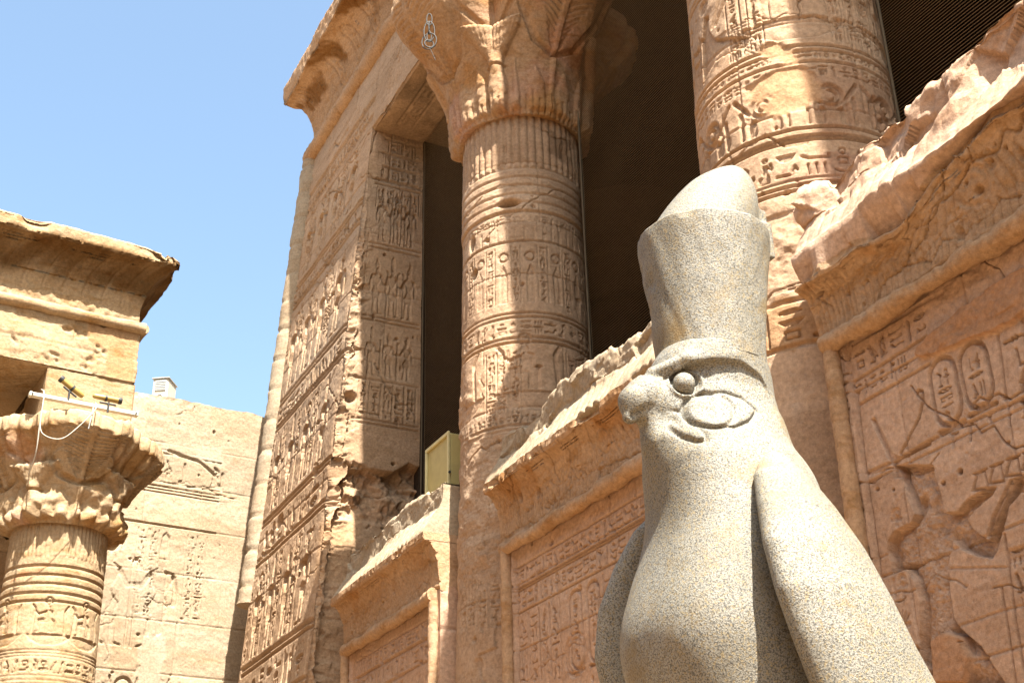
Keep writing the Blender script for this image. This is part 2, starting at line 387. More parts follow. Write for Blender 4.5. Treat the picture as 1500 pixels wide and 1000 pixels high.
def glyph(R, g, u, v, w, h, d, flip=False, lw=0.11):
    m = (lambda x: u+(1-x)*w) if flip else (lambda x: u+x*w)
    sw = max(GLW*lw*min(w, h)*1.05, 1e-4)
    for k, a in g:
        if k == S: R.stroke([(m(x), v+y*h) for x, y in a], sw, d)
        elif k == P_: R.poly([(m(x), v+y*h) for x, y in a], d, min(w, h)*0.12, 0.55, sw*0.25)
        else: R.circle(m(a[0]), v+a[1]*h, a[2]*min(w, h), sw*0.9, d)
def text_row(R, u0, u1, v0, v1, d, seed, lines=True, fill=1.0, lw=0.11):
    rng = random.Random(seed); h = v1-v0; pad = 0.12*h; u = u0+pad
    if lines:
        for v in (v0, v1): R.stroke([(u0, v), (u1, v)], max(0.09*h, 0.008), d*0.8)
    H = h-2*pad
    while u < u1-0.3*H:
        if rng.random() > fill: u += H*0.6; continue
        if rng.random() < 0.5:
            w = H*(0.45+0.4*rng.random()); glyph(R, rng.choice(GT), u, v0+pad, w, H, d, True, lw); u += w+0.1*H
        else:
            w = H*(0.6+0.25*rng.random()); n = rng.choice((2, 2, 3)); 
            for i in range(n): glyph(R, rng.choice(GL), u, v0+pad+i*H/n+0.04*H, w, H/n*0.82, d, True, lw*1.25)
            u += w+0.12*H
def text_col(R, u0, u1, v0, v1, d, seed, lines=True, fill=1.0, lw=0.11):
    rng = random.Random(seed); w = u1-u0; pad = 0.12*w; W_ = w-2*pad; v = v1-pad
    if lines:
        for u in (u0, u1): R.stroke([(u, v0), (u, v1)], max(0.07*w, 0.008), d*0.8)
    while v > v0+0.3*W_:
        if rng.random() > fill: v -= W_*0.6; continue
        k = rng.random()
        if k < 0.4:
            h = W_*(0.28+0.2*rng.random()); v -= h; glyph(R, rng.choice(GL), u0+pad, v, W_, h*0.85, d, True, lw*1.3)
        elif k < 0.75:
            h = W_*(0.8+0.2*rng.random()); v -= h; a = 0.5*W_
            glyph(R, rng.choice(GT), u0+pad, v, a*0.9, h*0.9, d, True, lw*1.2); glyph(R, rng.choice(GT), u0+pad+a, v, a*0.9, h*0.9, d, True, lw*1.2)
        else:
            h = W_*0.9; v -= h; glyph(R, rng.choice(GT), u0+pad+0.1*W_, v, W_*0.8, h*0.9, d, True, lw)
        v -= 0.08*W_
def cartouche(R, u, v, w, h, d, seed):
    r = w/2; pts = [(u+r+r*math.cos(a), v+h-r+r*math.sin(a)) for a in np.linspace(0, math.pi, 9)] + [(u+r+r*math.cos(a), v+r+r*math.sin(a)) for a in np.linspace(math.pi, 2*math.pi, 9)]
    R.stroke(pts+[pts[0]], w*0.13, d); R.stroke([(u, v-w*0.1), (u+w, v-w*0.1)], w*0.12, d)
    text_col(R, u+w*0.14, u+w*0.86, v+w*0.25, v+h-w*0.25, d*0.85, seed, False, 1.0, 0.12)
def figure(R, u, v, h, flip, d, crown=0, k=0.05):
    """standing figure with staff, feet at v, facing +u (or -u when flip)"""
    s = -1 if flip else 1; T = lambda pts: [(u+s*x*h, v+y*h) for x, y in pts]
    R.poly(T([(-.06, .02), (-.05, .22), (-.09, .42), (-.07, .5), (-.05, .55), (-.13, .72), (-.12, .78), (-.02, .80), (-.03, .84), (-.02, .92), (.05, .92), (.07, .86), (.05, .82), (.13, .77), (.12, .70), (.05, .56), (.07, .5), (.14, .42), (.11, .3), (.13, .04), (.2, .02), (.2, 0), (.08, 0), (.06, .3), (.02, .3), (.0, .04), (.04, .02), (.04, 0), (-.06, 0)]), d, k*0.6, 0.45, 0.012)
    R.stroke(T([(.12, .74), (.2, .6), (.3, .62)]), .045*h, d); R.stroke(T([(.3, 0), (.3, .85), (.26, .88)]), .022*h, d)
    R.stroke(T([(-.12, .74), (-.15, .6), (-.14, .46)]), .04*h, d)
    if crown == 0: R.poly(T([(-.04, .9), (-.05, 1.0), (.0, 1.12), (.03, 1.0), (.07, .98), (.06, .9)]), d, k*0.5, 0.4, 0.01)
    elif crown == 1: R.circle(u+s*.01*h, v+1.0*h, .07*h, .025*h, d); R.stroke(T([(-.1, .96), (-.12, 1.08)]), .02*h, d); R.stroke(T([(.12, .96), (.14, 1.08)]), .02*h, d)
    else: R.poly(T([(-.05, .9), (-.04, 1.15), (.0, 1.2), (.04, 1.15), (.05, .9)]), d, k*0.5, 0.4, 0.01)
def seated(R, u, v, h, flip, d):
    s = -1 if flip else 1; T = lambda pts: [(u+s*x*h, v+y*h) for x, y in pts]
    R.poly(T([(-.2, 0), (-.2, .38), (-.1, .45), (-.12, .68), (0, .72), (-.03, .78), (.02, .88), (.1, .86), (.1, .76), (.06, .72), (.14, .66), (.1, .46), (.34, .42), (.34, .05), (.44, .02), (.44, 0), (.22, 0), (.22, .3), (.0, .3), (0, 0)]), d, .03, .45, .008)
    R.stroke(T([(.12, .64), (.3, .56), (.42, .66)]), .05*h, d); R.circle(u+s*.04*h, v+.98*h, .1*h, .04*h, d)

# ------------------------------------------------------------------ swept mouldings
def sweep_points(path, prof, ns, out=1):
    """path: plan corners (x, y); prof: (offset outward, z) samples; ns: steps per path segment. returns grid P[t, u]"""
    path = np.array(path, float); k = len(path); nrm = []
    for i in range(k-1):
        d = path[i+1]-path[i]; d /= np.linalg.norm(d); nrm.append(np.array([d[1], -d[0]])*out)
    mit = []
    for i in range(k):
        if i == 0: mit.append(nrm[0])
        elif i == k-1: mit.append(nrm[-1])
        else:
            b = nrm[i-1]+nrm[i]; mit.append(b/(b.dot(nrm[i])))
    s = np.concatenate([[0], np.cumsum(np.linalg.norm(np.diff(path, axis=0), axis=1))])
    us, base, dirs = [], [], []
    for i in range(k-1):
        f = np.linspace(0, 1, ns[i], endpoint=(i == k-2))
        us.append(s[i]+f*(s[i+1]-s[i])); base.append(path[i]+f[:, None]*(path[i+1]-path[i])); dirs.append(mit[i]+f[:, None]*(mit[i+1]-mit[i]))
    us = np.concatenate(us); base = np.concatenate(base); dirs = np.concatenate(dirs)
    prof = np.array(prof, float); P = np.zeros((len(prof), len(us), 3))
    P[..., :2] = base[None]+dirs[None]*prof[:, 0][:, None, None]; P[..., 2] = prof[:, 1][:, None]
    t = np.concatenate([[0], np.cumsum(np.linalg.norm(np.diff(prof, axis=0), axis=1))])
    return P, us, t
def resample(pts, step):
    pts = np.array(pts, float); L = np.concatenate([[0], np.cumsum(np.linalg.norm(np.diff(pts, axis=0), axis=1))])
    n = max(2, int(L[-1]/step)); x = np.linspace(0, L[-1], n)
    x = np.unique(np.concatenate([x, L])); return np.stack([np.interp(x, L, pts[:, i]) for i in range(pts.shape[1])], 1)
def cavetto(o0, z0, o1, z1, n=14):
    """hollow curve from (o0, z0) rising and bending outward to (o1, z1)"""
    out = []
    for i in range(n+1):
        a = math.pi/2*i/n
        out.append((o0+(o1-o0)*(1-math.cos(a)), z0+(z1-z0)*math.sin(a)))
    return out
def moulding(m, p0, p1, r, step, seed, rib=0.0, rough=0.15, sides=14):
    p0, p1 = np.array(p0, float), np.array(p1, float); L = np.linalg.norm(p1-p0); d = (p1-p0)/L
    a = np.cross(d, (0.3, 0.5, 0.81)); a /= np.linalg.norm(a); b = np.cross(d, a)
    us = np.linspace(0, L, max(2, int(L/step))); th = np.linspace(0, 2*math.pi, sides, endpoint=False)
    U, TH = np.meshgrid(us, th, indexing='ij')
    rr = r*(1+rough*fbm(U, TH*r, 0.25, 4, seed)+0.4*rough*fbm(U, TH*r, 0.05, 2, seed+3))
    if rib: rr = rr - r*0.10*(np.abs(((U/rib) % 1)-0.5) < 0.06)
    P = p0+U[..., None]*d+rr[..., None]*(np.cos(TH)[..., None]*a+np.sin(TH)[..., None]*b)
    T = np.ones(P.shape)*(1+0.12*fbm(U, TH*r, 0.4, 3, seed+7))[..., None]
    m.grid(P, T, wrap=True)
    for i, e in ((0, P[0]), (-1, P[-1])):
        c = np.concatenate([e, [e.mean(0)]]); n = sides; q = [(k, (k+1) % n, n, n) for k in range(n)]
        m.raw(c, [f[::-1] for f in q] if i == 0 else q)

# ------------------------------------------------------------------ ground
g = Mesh()
gu = np.concatenate([-np.geomspace(3000, 30, 20), np.linspace(-25, 40, 60), np.geomspace(45, 3000, 20)]); GU, GV = np.meshgrid(gu, gu)
g.grid(np.stack([GU, GV, 0*GU], -1)); o = g.build("ground", M_SAND); o["kind"] = "structure"

# ------------------------------------------------------------------ the hall's end pier (front face leans back)
JY, EY = 17.76, 21.55               # the two vertical edges of its front face
xf = lambda z: 5.87+0.073*(z-6.78)
def pier():
    root = thing("corner_pier", (6.5, 19.6, 0), "tall sandstone corner pier left of the dark openings, covered in deeply carved figures", "pier")
    zs = axis((0, 3.5, 0.5), (3.5, 15.3, 0.0165), (15.3, 16.75, 0.03))
    ui = axis((0, 1.05, 0.02), (1.05, 1.62, 0.012)); n1 = len(ui)    # jamb face, inner edge to front edge
    L1 = 1.62; L2 = EY-JY
    uu = np.concatenate([ui, L1+axis((0.014, L2, 0.014)), L1+L2+axis((0.1, 3, 0.3))])
    R = Relief(uu, zs); U, Z = R.U, R.V
    X0 = xf(Z); f = np.clip(U/L1, 0, 1)
    P = np.zeros(U.shape+(3,)); jam = U <= L1; side = U > L1+L2
    P[..., 0] = np.where(jam, 7.43+(X0-7.43)*f, np.where(side, X0+(U-L1-L2), X0))
    P[..., 1] = np.where(jam, JY, np.where(side, EY, JY+np.clip(U-L1, 0, L2))); P[..., 2] = Z
    fr = L1                                                          # front face starts at u = L1
    # blocks and carving on the front face
    R.blocks(list(np.arange(0, 17.5, 1.08)), 1.9, 4, 0.006, 0.022, 0.05)
    regs = [3.2, 5.55, 6.35, 8.2, 8.9, 10.7, 11.2, 13.2, 13.6, 15.3, 15.7]
    for i, z in enumerate(regs):
        for k in (0, 0.09): R.stroke([(fr+0.05, z+k), (fr+L2-0.12, z+k)], 0.05, 0.04)
    for a, b in ((5.62, 6.3), (8.28, 8.84), (10.78, 11.14), (13.28, 13.55), (15.36, 15.66)):
        text_row(R, fr+0.25, fr+L2-0.15, a, b, 0.05, int(a*10), False, 1.0, 0.15)
    rng = random.Random(9)
    for a, b in ((3.3, 5.5), (6.5, 8.15), (9.05, 10.65), (11.35, 13.15), (13.75, 15.25)):
        h = (b-a)*0.80; us_ = [0.75, 1.7, 2.5, 3.25]
        for i, x in enumerate(us_):
            figure(R, fr+x, a+0.06, h, i > 0, 0.075, rng.choice((0, 1, 2)), 0.07)
        for x in (1.15, 1.28, 2.08, 2.92, 3.55):
            text_col(R, fr+x, fr+x+0.2, a+(b-a)*rng.choice((0.1, 0.45)), b-0.06, 0.05, rng.randrange(999), True, 0.95, 0.15)
    # jamb face: registers of small worn figures
    for z in (9.55, 9.62, 10.3, 11.35, 11.42, 12.7, 12.78, 13.95, 14.05, 14.6): R.stroke([(0.05, z), (1.35, z)], 0.028, 0.022)
    for a, b in ((9.66, 10.26), (13.5, 13.9)):
        for k in range(5): text_col(R, 0.1+0.24*k, 0.32+0.24*k, a, b, 0.03, 40+k+int(a), True, 1, 0.12)
    for a, h in ((10.38, 0.78), (11.48, 1.0), (12.84, 0.95)):
        for x, fl in ((0.3, False), (0.72, True), (1.1, True)): figure(R, x, a, h*0.93, fl, 0.036, rng.choice((0, 1, 2)), 0.05)
    for a, b in ((14.08, 14.32), (14.34, 14.58), (14.62, 14.9)): text_row(R, 0.15, 1.2, a, b, 0.03, int(a*77), True, 1, 0.12)
    cracks(R, 30, 3, 0, fr+L2, 4, 16.5, 0.03, 0.02)
    R.h[R.V > 13.2] *= 1.6
    # wear
    R.noise(0.9, 0.014, 5, 3); R.noise(0.12, 0.008, 4, 8); R.pits(0.07, 0.45, 0.012, 21)
    edge = np.exp(-((U-L1-0.02)/0.12)**2)
    er = fbm(U*0.6, Z, 0.6, 4, 55)
    low = ss(14.3, 12.0, Z)
    R.h -= edge*(0.03+0.11*ss(-0.25, 0.5, er)+0.03*facets(U*0.7, Z, 0.3, 56))*(0.3+0.7*low)
    band = np.exp(-((U-L1+0.12)/0.22)**2)*low                       # hacked strip on the jamb's front edge
    R.h -= band*(0.03+0.045*facets(U*1.0, Z*2.2, 0.30, 77)); R.h += band*(0.014*facets(U, Z*1.6, 0.10, 5)+0.03*fbm(U, Z*1.5, 0.3, 5, 6, 0.6))
    for (hu, hz, hr) in ((1.50, 11.05, .10), (1.42, 9.95, .11), (1.55, 12.0, .07), (0.95, 12.6, .03), (0.5, 9.9, .03), (0.55, 11.1, 0.03), (0.5, 8.95, .03), (L1+0.9, 9.0, .12), (L1+1.0, 7.5, .1), (L1+2.6, 8.7, .15)):
        R.h -= 0.16*np.exp(-(((U-hu)**2+((Z-hz)*1.4)**2)/hr**2)**2)
    # broken cave at the foot of the jamb
    cz = 8.42+0.10*fbm(U, Z*0, 0.3, 3, 12)
    cave = ss(8.95, 8.80, Z+0.10*fbm(U, Z, 0.5, 3, 61)+0.16*facets(U, Z*1.3, 0.3, 63))*ss(7.95, 8.2, Z)*np.where(U < L1+0.25, 1, 0)*ss(L1+0.22, L1-0.25, U)
    R.h -= cave*(0.20+0.22*ss(8.2, 8.85, Z)*ss(0.2, 0.9, U)*0+0.10*facets(U, Z*1.5, 0.3, 62)+0.08*fbm(U, Z, 0.3, 4, 65)+0.06*fbm(U, Z, 0.1, 3, 64))
    below = ss(8.15, 8.0, Z)*jam; R.h -= below*0.10*(U < L1-0.1)
    R.h -= below*0.02*fbm(U, Z, 0.3, 3, 90)
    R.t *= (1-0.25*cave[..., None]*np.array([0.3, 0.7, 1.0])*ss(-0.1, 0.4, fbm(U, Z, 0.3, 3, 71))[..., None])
    R.paint([(1.1, 7.0), (L1+0.3, 6.9), (L1+0.35, 8.0), (0.9, 8.1)], (1.02, 0.96, 0.88), 0.1)
    N = grid_normals(P)
    if N[len(zs)//2, n1+60, 0] > 0: N = -N
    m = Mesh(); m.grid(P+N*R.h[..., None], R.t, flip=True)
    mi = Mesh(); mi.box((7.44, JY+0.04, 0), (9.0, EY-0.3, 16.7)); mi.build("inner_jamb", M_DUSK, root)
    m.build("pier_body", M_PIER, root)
    mt = Mesh()                                                      # round corner moulding, broken off at the foot
    moulding(mt, (xf(7.6)+0.10, EY+0.16, 7.6), (xf(16.7)+0.10, EY+0.10, 16.75), 0.26, 0.05, 3, 0.62, 0.10, 18)
    mt.build("corner_moulding", M_COURT, root)
    return root
pier()

def entablature():
    root = thing("entablature", (6.5, 10, 15), "carved stone beam and flaring cornice crowning the hall front, above the tall openings", "entablature")
    # beam: soffit, then leaning front face
    prof = resample([(-(7.43-6.0), 15.02), (-(xf(15.02)-6.0)-0.04, 15.02), (-(xf(15.02)-6.0), 15.06), (-(xf(16.72)-6.0), 16.72)], 0.02)
    P, us, t = sweep_points([(6.0, 0.0), (6.0, JY-0.005)], prof, [700], -1)
    R = Relief(us, t); s1 = 7.43-xf(15.02)
    text_row(R, 8, 17.4, 0.35, 0.62, 0.02, 5, True, 1, 0.12)
    R.blocks([s1, s1+0.9, s1+1.8], 2.4, 3, 0.006, 0.02, 0.04)
    for a in np.arange(8.5, 17.5, 0.9):
        figure(R, a, s1+0.3, 0.95, False, 0.03, int(a) % 3, 0.04); text_col(R, a+0.35, a+0.55, s1+0.3, s1+1.4, 0.02, int(a*9), True)
    R.noise(0.4, 0.012, 4, 3); R.noise(0.09, 0.006, 3, 5)
    ch = np.exp(-((R.V-s1)/0.07)**2); R.h -= ch*0.05*ss(-0.2, 0.5, fbm(R.U, R.V, 0.35, 4, 8))
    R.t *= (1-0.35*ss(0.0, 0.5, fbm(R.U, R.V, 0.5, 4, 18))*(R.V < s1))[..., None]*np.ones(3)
    N = grid_normals(P); N = -N if N[-5, 50, 0] > 0 else N
    m = Mesh(); m.grid(P+N*R.h[..., None], R.t); m.box((7.2, 0, 15.05), (8.6, JY-0.01, 16.7)); m.build("beam", M_PIER, root)
    mt = Mesh(); x = xf(16.9)
    moulding(mt, (x+0.02, 0, 16.90), (x+0.02, EY+0.20, 16.90), 0.19, 0.05, 6, 0.24, 0.16, 16)
    moulding(mt, (x+0.02, EY+0.16, 16.90), (11, EY+0.16, 16.90), 0.19, 0.1, 7, 0.24, 0.16, 12)
    mt.build("roll_moulding", M_CORN, root)
    pf = [(0.0, 16.95), (0.0, 17.2)] + cavetto(0.0, 17.2, 0.52, 18.28) + [(0.55, 18.30), (0.55, 18.72), (0.5, 18.76), (-1.0, 18.78)]
    pf = resample(pf, 0.03)
    P, us, t = sweep_points([(13, EY), (x, EY), (x, 0.0)], pf, [60, 1000], 1)
    R = Relief(us, t); L0 = 13-x
    for k in range(6): R.stroke([(L0+0.12+0.11*k, 0.2), (L0+0.12+0.11*k, 1.45)], 0.03, 0.02)
    for k in range(6): R.stroke([(L0-0.12-0.11*k, 0.2), (L0-0.12-0.11*k, 1.45)], 0.03, 0.02)
    for c, (a, b) in enumerate(((1.15, 1.65), (2.0, 2.55), (2.9, 3.4), (3.9, 4.5))):
        R.circle(L0+a, 1.15, 0.16, 0.05, 0.03, c % 2 == 0); cartouche(R, L0+b, 0.45, 0.32, 0.9, 0.03, c)
        for q in range(9): R.stroke([(L0+a+0.02*q, 0.95), (L0+a-0.3+0.09*q, 0.35)], 0.022, 0.018)
    for k in range(60): R.stroke([(L0+4.6+0.1*k, 0.2), (L0+4.6+0.1*k, 1.3)], 0.03, 0.018)
    R.noise(0.35, 0.03, 5, 9); R.noise(0.08, 0.012, 3, 19)
    lip = np.exp(-((R.V-1.62)/0.12)**2); R.h -= lip*0.07*ss(0.0, 0.6, fbm(R.U, R.V*0.5, 0.7, 4, 44))
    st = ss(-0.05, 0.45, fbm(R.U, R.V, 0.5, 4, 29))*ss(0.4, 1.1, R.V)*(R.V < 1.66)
    R.t *= 1-np.clip(st*1.3, 0, 1)[..., None]*np.array([0.50, 0.62, 0.78])  # stains, plus shade of the underside painted into the tint
    N = grid_normals(P); N = -N if N[5, -50, 0] > 0 else N
    m = Mesh(); m.grid(P+N*R.h[..., None], R.t); m.build("cornice", M_CORN, root)
entablature()

# ------------------------------------------------------------------ screen walls between the columns
WX = 6.0
def screen_wall(y0, y1, label, seed, step, zlow, carve, wreck=0.0, ends=(True, True)):
    root = thing("screen_wall", (6.4, 0.5*(y0+y1), 0), label, "wall", "screen walls between the columns")
    fx = 6.06
    us = axis((y0, y1, step)); vs = axis((0, zlow, 0.25), (zlow, 5.86, step))
    R = Relief(us, vs); U, V = R.U, R.V
    R.blocks([0, 0.9, 1.75, 2.6, 3.35, 4.05, 4.72, 5.4, 6.2], 1.5, seed, 0.007, 0.016, 0.045)
    R.h -= 0.045*ss(y0+0.21, y0+0.225, U)*ss(y1-0.21, y1-0.225, U)      # sunk field inside the roll frame
    carve(R)
    cracks(R, int(3*(y1-y0)), seed, y0, y1, zlow, 5.8, 0.018, 0.009)
    R.noise(0.8, 0.010, 5, seed); R.noise(0.10, 0.005, 4, seed+2); R.noise(0.035, 0.002, 2, seed+3); R.pits(0.05, 0.5, 0.006, seed+4)
    wm = ss(0.25, 0.55, fbm(U, V, 0.9, 4, seed+40)); R.h += wm*0.012*fbm(U, V, 0.06, 4, seed+41)-0.006*wm
    P = np.stack([fx-R.h, U, V], -1)
    m = Mesh(); m.grid(P, R.t, flip=False)
    # end faces running back to the columns
    for yy, inward in ((y0, 1), (y1, -1)):
        xs = axis((fx, 7.35, 0.02 if yy == y0 else 0.06)); zz = axis((0, zlow, 0.3), (zlow, 5.9, 0.025))
        E_ = Relief(xs, zz); E_.blocks([0, 0.9, 1.75, 2.6, 3.35, 4.05, 4.72, 5.4, 6.2], 3, seed+8, 0.01, 0.02)
        E_.noise(0.12, 0.012, 4, seed+3); E_.h -= 0.05*np.exp(-((E_.U-fx)/0.05)**2)*ss(-0.1, 0.5, fbm(E_.U*0.5, E_.V, 0.2, 3, seed+6))
        E_.h[:, 0] = 0
        m.grid(np.stack([E_.U, yy+(-inward)*E_.h*(1), E_.V], -1), E_.t, flip=(inward == -1))
    m.grid(np.array([[[7.35, y0, 0], [7.35, y1, 0]], [[7.35, y0, 7.0], [7.35, y1, 7.0]]]))
    m.build("wall_body", M_PANEL, root)
    mt = Mesh()
    moulding(mt, (6.03, y0+0.13, 0), (6.03, y0+0.13, 5.86), 0.065, 0.03, seed, 0.28, 0.12)
    moulding(mt, (6.03, y1-0.13, 0), (6.03, y1-0.13, 5.86), 0.065, 0.03, seed+1, 0.28, 0.12)
    moulding(mt, (6.02, y0+0.10, 5.80), (6.02, y1-0.10, 5.80), 0.075, 0.02, seed+2, 0.0, 0.5)
    mt.build("roll_moulding", M_CORN, root)
    # hollow cornice
    pf = resample([(-0.03, 5.84), (0.0, 5.90), (0.0, 5.98)]+cavetto(0.0, 5.98, 0.19, 6.43)[1:]+[(0.205, 6.46), (0.205, 6.53)], 0.014 if step < 0.012 else 0.02)
    path = [(WX+0.04, y1), (WX+0.04, y0)]
    n = int((y1-y0)/max(step, 0.0075)/1.1)
    def caps(m, G, T=None):
        for i in (0, -1):
            e = G[:, i:i+1] if i == 0 else G[:, -1:]; q = e.copy(); q[..., 0] = 7.32; k = np.linspace(0, 1, 14)[None, :, None]
            m.grid(e+(q-e)*k, None)
    P, us, t = sweep_points(path, pf, [n], 1)
    R = Relief(us, t); L0 = 0.0; L1 = y1-y0; U, V = R.U, R.V
    for k in range(9):
        for e in (L0+0.05+0.05*k, L1-0.05-0.05*k): R.stroke([(e, 0.1), (e, 0.62)], 0.016, 0.014)
    u = L0+0.55
    while u < L1-0.55:
        R.stroke([(u, 0.08), (u, 0.26)], 0.015, 0.012); u += 0.065
    mid = 0.5*(L0+L1); R.circle(mid, 0.42, 0.13, 0.03, 0.012)
    for sgn in (-1, 1):
        for k in range(16):
            a = 0.16+0.075*k; R.stroke([(mid+sgn*a, 0.50-0.006*k), (mid+sgn*(a+0.05+0.02*k), 0.28+0.005*k)], 0.016, 0.012)
    R.pits(0.09, 0.35, 0.014, seed+16); R.pits(0.04, 0.45, 0.007, seed+17); cracks(R, int(4*(y1-y0)), seed+18, 0, L1, 0.05, 0.6, 0.02, 0.01)
    R.noise(0.35, 0.018+0.02*wreck, 5, seed+5); R.noise(0.07, 0.008, 4, seed+6)
    lipm = ss(t[-1]-0.16, t[-1]-0.02, V)
    chip = ss(0.15-0.5*wreck, 0.55, fbm(U, V*0.4, 0.45, 4, seed+7)+0.4*facets(U, V, 0.16, seed+8)); R.h -= lipm*chip*(0.05+0.10*wreck)
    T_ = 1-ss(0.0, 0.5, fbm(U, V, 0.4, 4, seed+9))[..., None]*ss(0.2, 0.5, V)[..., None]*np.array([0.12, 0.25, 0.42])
    N = grid_normals(P); N = -N if N[3, 60, 0] > 0 else N
    G = P+N*R.h[..., None]; yy = y1-U
    if wreck > 0.8: G[..., 2] += ss(0.25, 0.75, V)*(-0.20*ss(5.25, 5.75, yy)+0.10*fbm(U, V*0, 0.5, 5, seed+60)); G[..., 0] += ss(0.4, 0.75, V)*(0.05+0.07*fbm(U, V*0.5, 0.35, 4, seed+61))
    elif wreck > 0.2: G[..., 2] += ss(0.35, 0.75, V)*0.035*fbm(U, V*0, 0.4, 5, seed+60)
    m = Mesh(); m.grid(G, R.t*T_); caps(m, G); m.build("cornice", M_CORN, root)
    last = G[-1]
    # frieze of rearing cobras above it: slopes back, broken along the top
    pf = resample([(0.205, 6.53), (0.19, 6.56), (0.01, 6.86), (-0.02, 6.90), (-0.03, 7.14), (-0.06, 7.18), (-0.85, 7.2)], 0.016 if step < 0.012 else 0.022)
    P, us2, t = sweep_points(path, pf, [n], 1); R = Relief(us2, t); U, V = R.U, R.V
    ph = (U-L0)/0.145
    rid = np.abs(np.sin(np.pi*ph))**0.6
    ridge = 0.048*(rid-0.7)*ss(0.02, 0.06, V)*ss(0.42, 0.34, V)
    worn = ss(-0.2-0.6*wreck, 0.5-0.5*wreck, fbm(U, V, 0.6, 3, seed+70))
    R.h += ridge*(1-0.85*worn)
    rock = ss(0.26, 0.40, V+0.10*fbm(U, V, 0.5, 4, seed+71))
    R.h += rock*((0.03+0.06*wreck)*facets(U+0.1*fbm(U, V, .3, 3, seed), V*1.4, 0.40, seed+72)+0.010*facets(U, V*1.5, 0.13, seed+73)+(0.07+0.07*wreck)*fbm(U, V, 0.55, 5, seed+74, 0.5)-0.02)
    R.h += (0.012+0.05*wreck)*fbm(U, V, 0.5, 4, seed+74)*ss(0, 0.1, V)
    P2 = P+(grid_normals(P)*(-1 if grid_normals(P)[3, 60, 0] > 0 else 1))*R.h[..., None]
    dz = (0.12+0.12*wreck)*fbm(U, V*0, 0.9, 5, seed+75)+0.02*facets(U, V*0.5, 0.40, seed+76)
    P2[..., 2] += dz*ss(0.25, 0.6, V)
    if wreck > 0.8: P2[..., 2] += (0.14*ss(5.3, 4.6, y1-U)-0.14*ss(5.9, 6.5, y1-U))*ss(0.2, 0.6, V)
    k = ss(0.0, 0.05, V)[..., None]; P2 = last[None]*(1-k)+P2*k
    m = Mesh(); m.grid(P2, R.t); caps(m, P2); m.build("cobra_frieze", M_COURT if wreck < 0.5 else M_PANEL, root)
    return root

def carve_a(R):      # far left panel
    text_row(R, 14.2, 16.7, 5.40, 5.62, 0.028, 11); text_row(R, 14.2, 16.7, 5.12, 5.38, 0.028, 12); text_row(R, 15.0, 16.7, 4.86, 5.10, 0.028, 13)
    for k in range(8): text_col(R, 15.0+0.21*k, 15.2+0.21*k, 3.9, 4.84, 0.028, 30+k)
    figure(R, 14.55, 3.3, 1.6, False, 0.03, 0, 0.03)
    text_col(R, 14.2, 14.34, 3.2, 5.0, 0.028, 44)
def carve_b(R):      # middle panel
    text_row(R, 7.9, 11.95, 5.36, 5.58, 0.032, 21); text_row(R, 7.9, 11.95, 5.10, 5.33, 0.032, 22)
    text_col(R, 11.72, 11.94, 2.6, 5.06, 0.032, 23)
    for k in range(3): text_col(R, 11.05+0.22*k, 11.25+0.22*k, 4.35, 5.05, 0.032, 24+k)
    cartouche(R, 10.62, 4.3, 0.23, 0.74, 0.034, 31); cartouche(R, 10.28, 4.3, 0.23, 0.74, 0.034, 32)
    for k in range(6): text_col(R, 8.9+0.22*k, 9.1+0.22*k, 4.0, 5.05, 0.032, 60+k)
    a, b = on_x(842, 958, 6.1); R.circle(a, b, 0.20, 0.03, 0.016); R.circle(a, b, 0.15, 0.02, 0.010)
    figure(R, a+0.05, 1.75, 1.75, False, 0.04, 2, 0.03); figure(R, a+1.0, 1.75, 1.95, True, 0.04, 0, 0.03)
    R.paint([on_x(*p, 6.1) for p in ((742, 770), (775, 752), (785, 775), (748, 800))], (0.95, 0.80, 0.72))
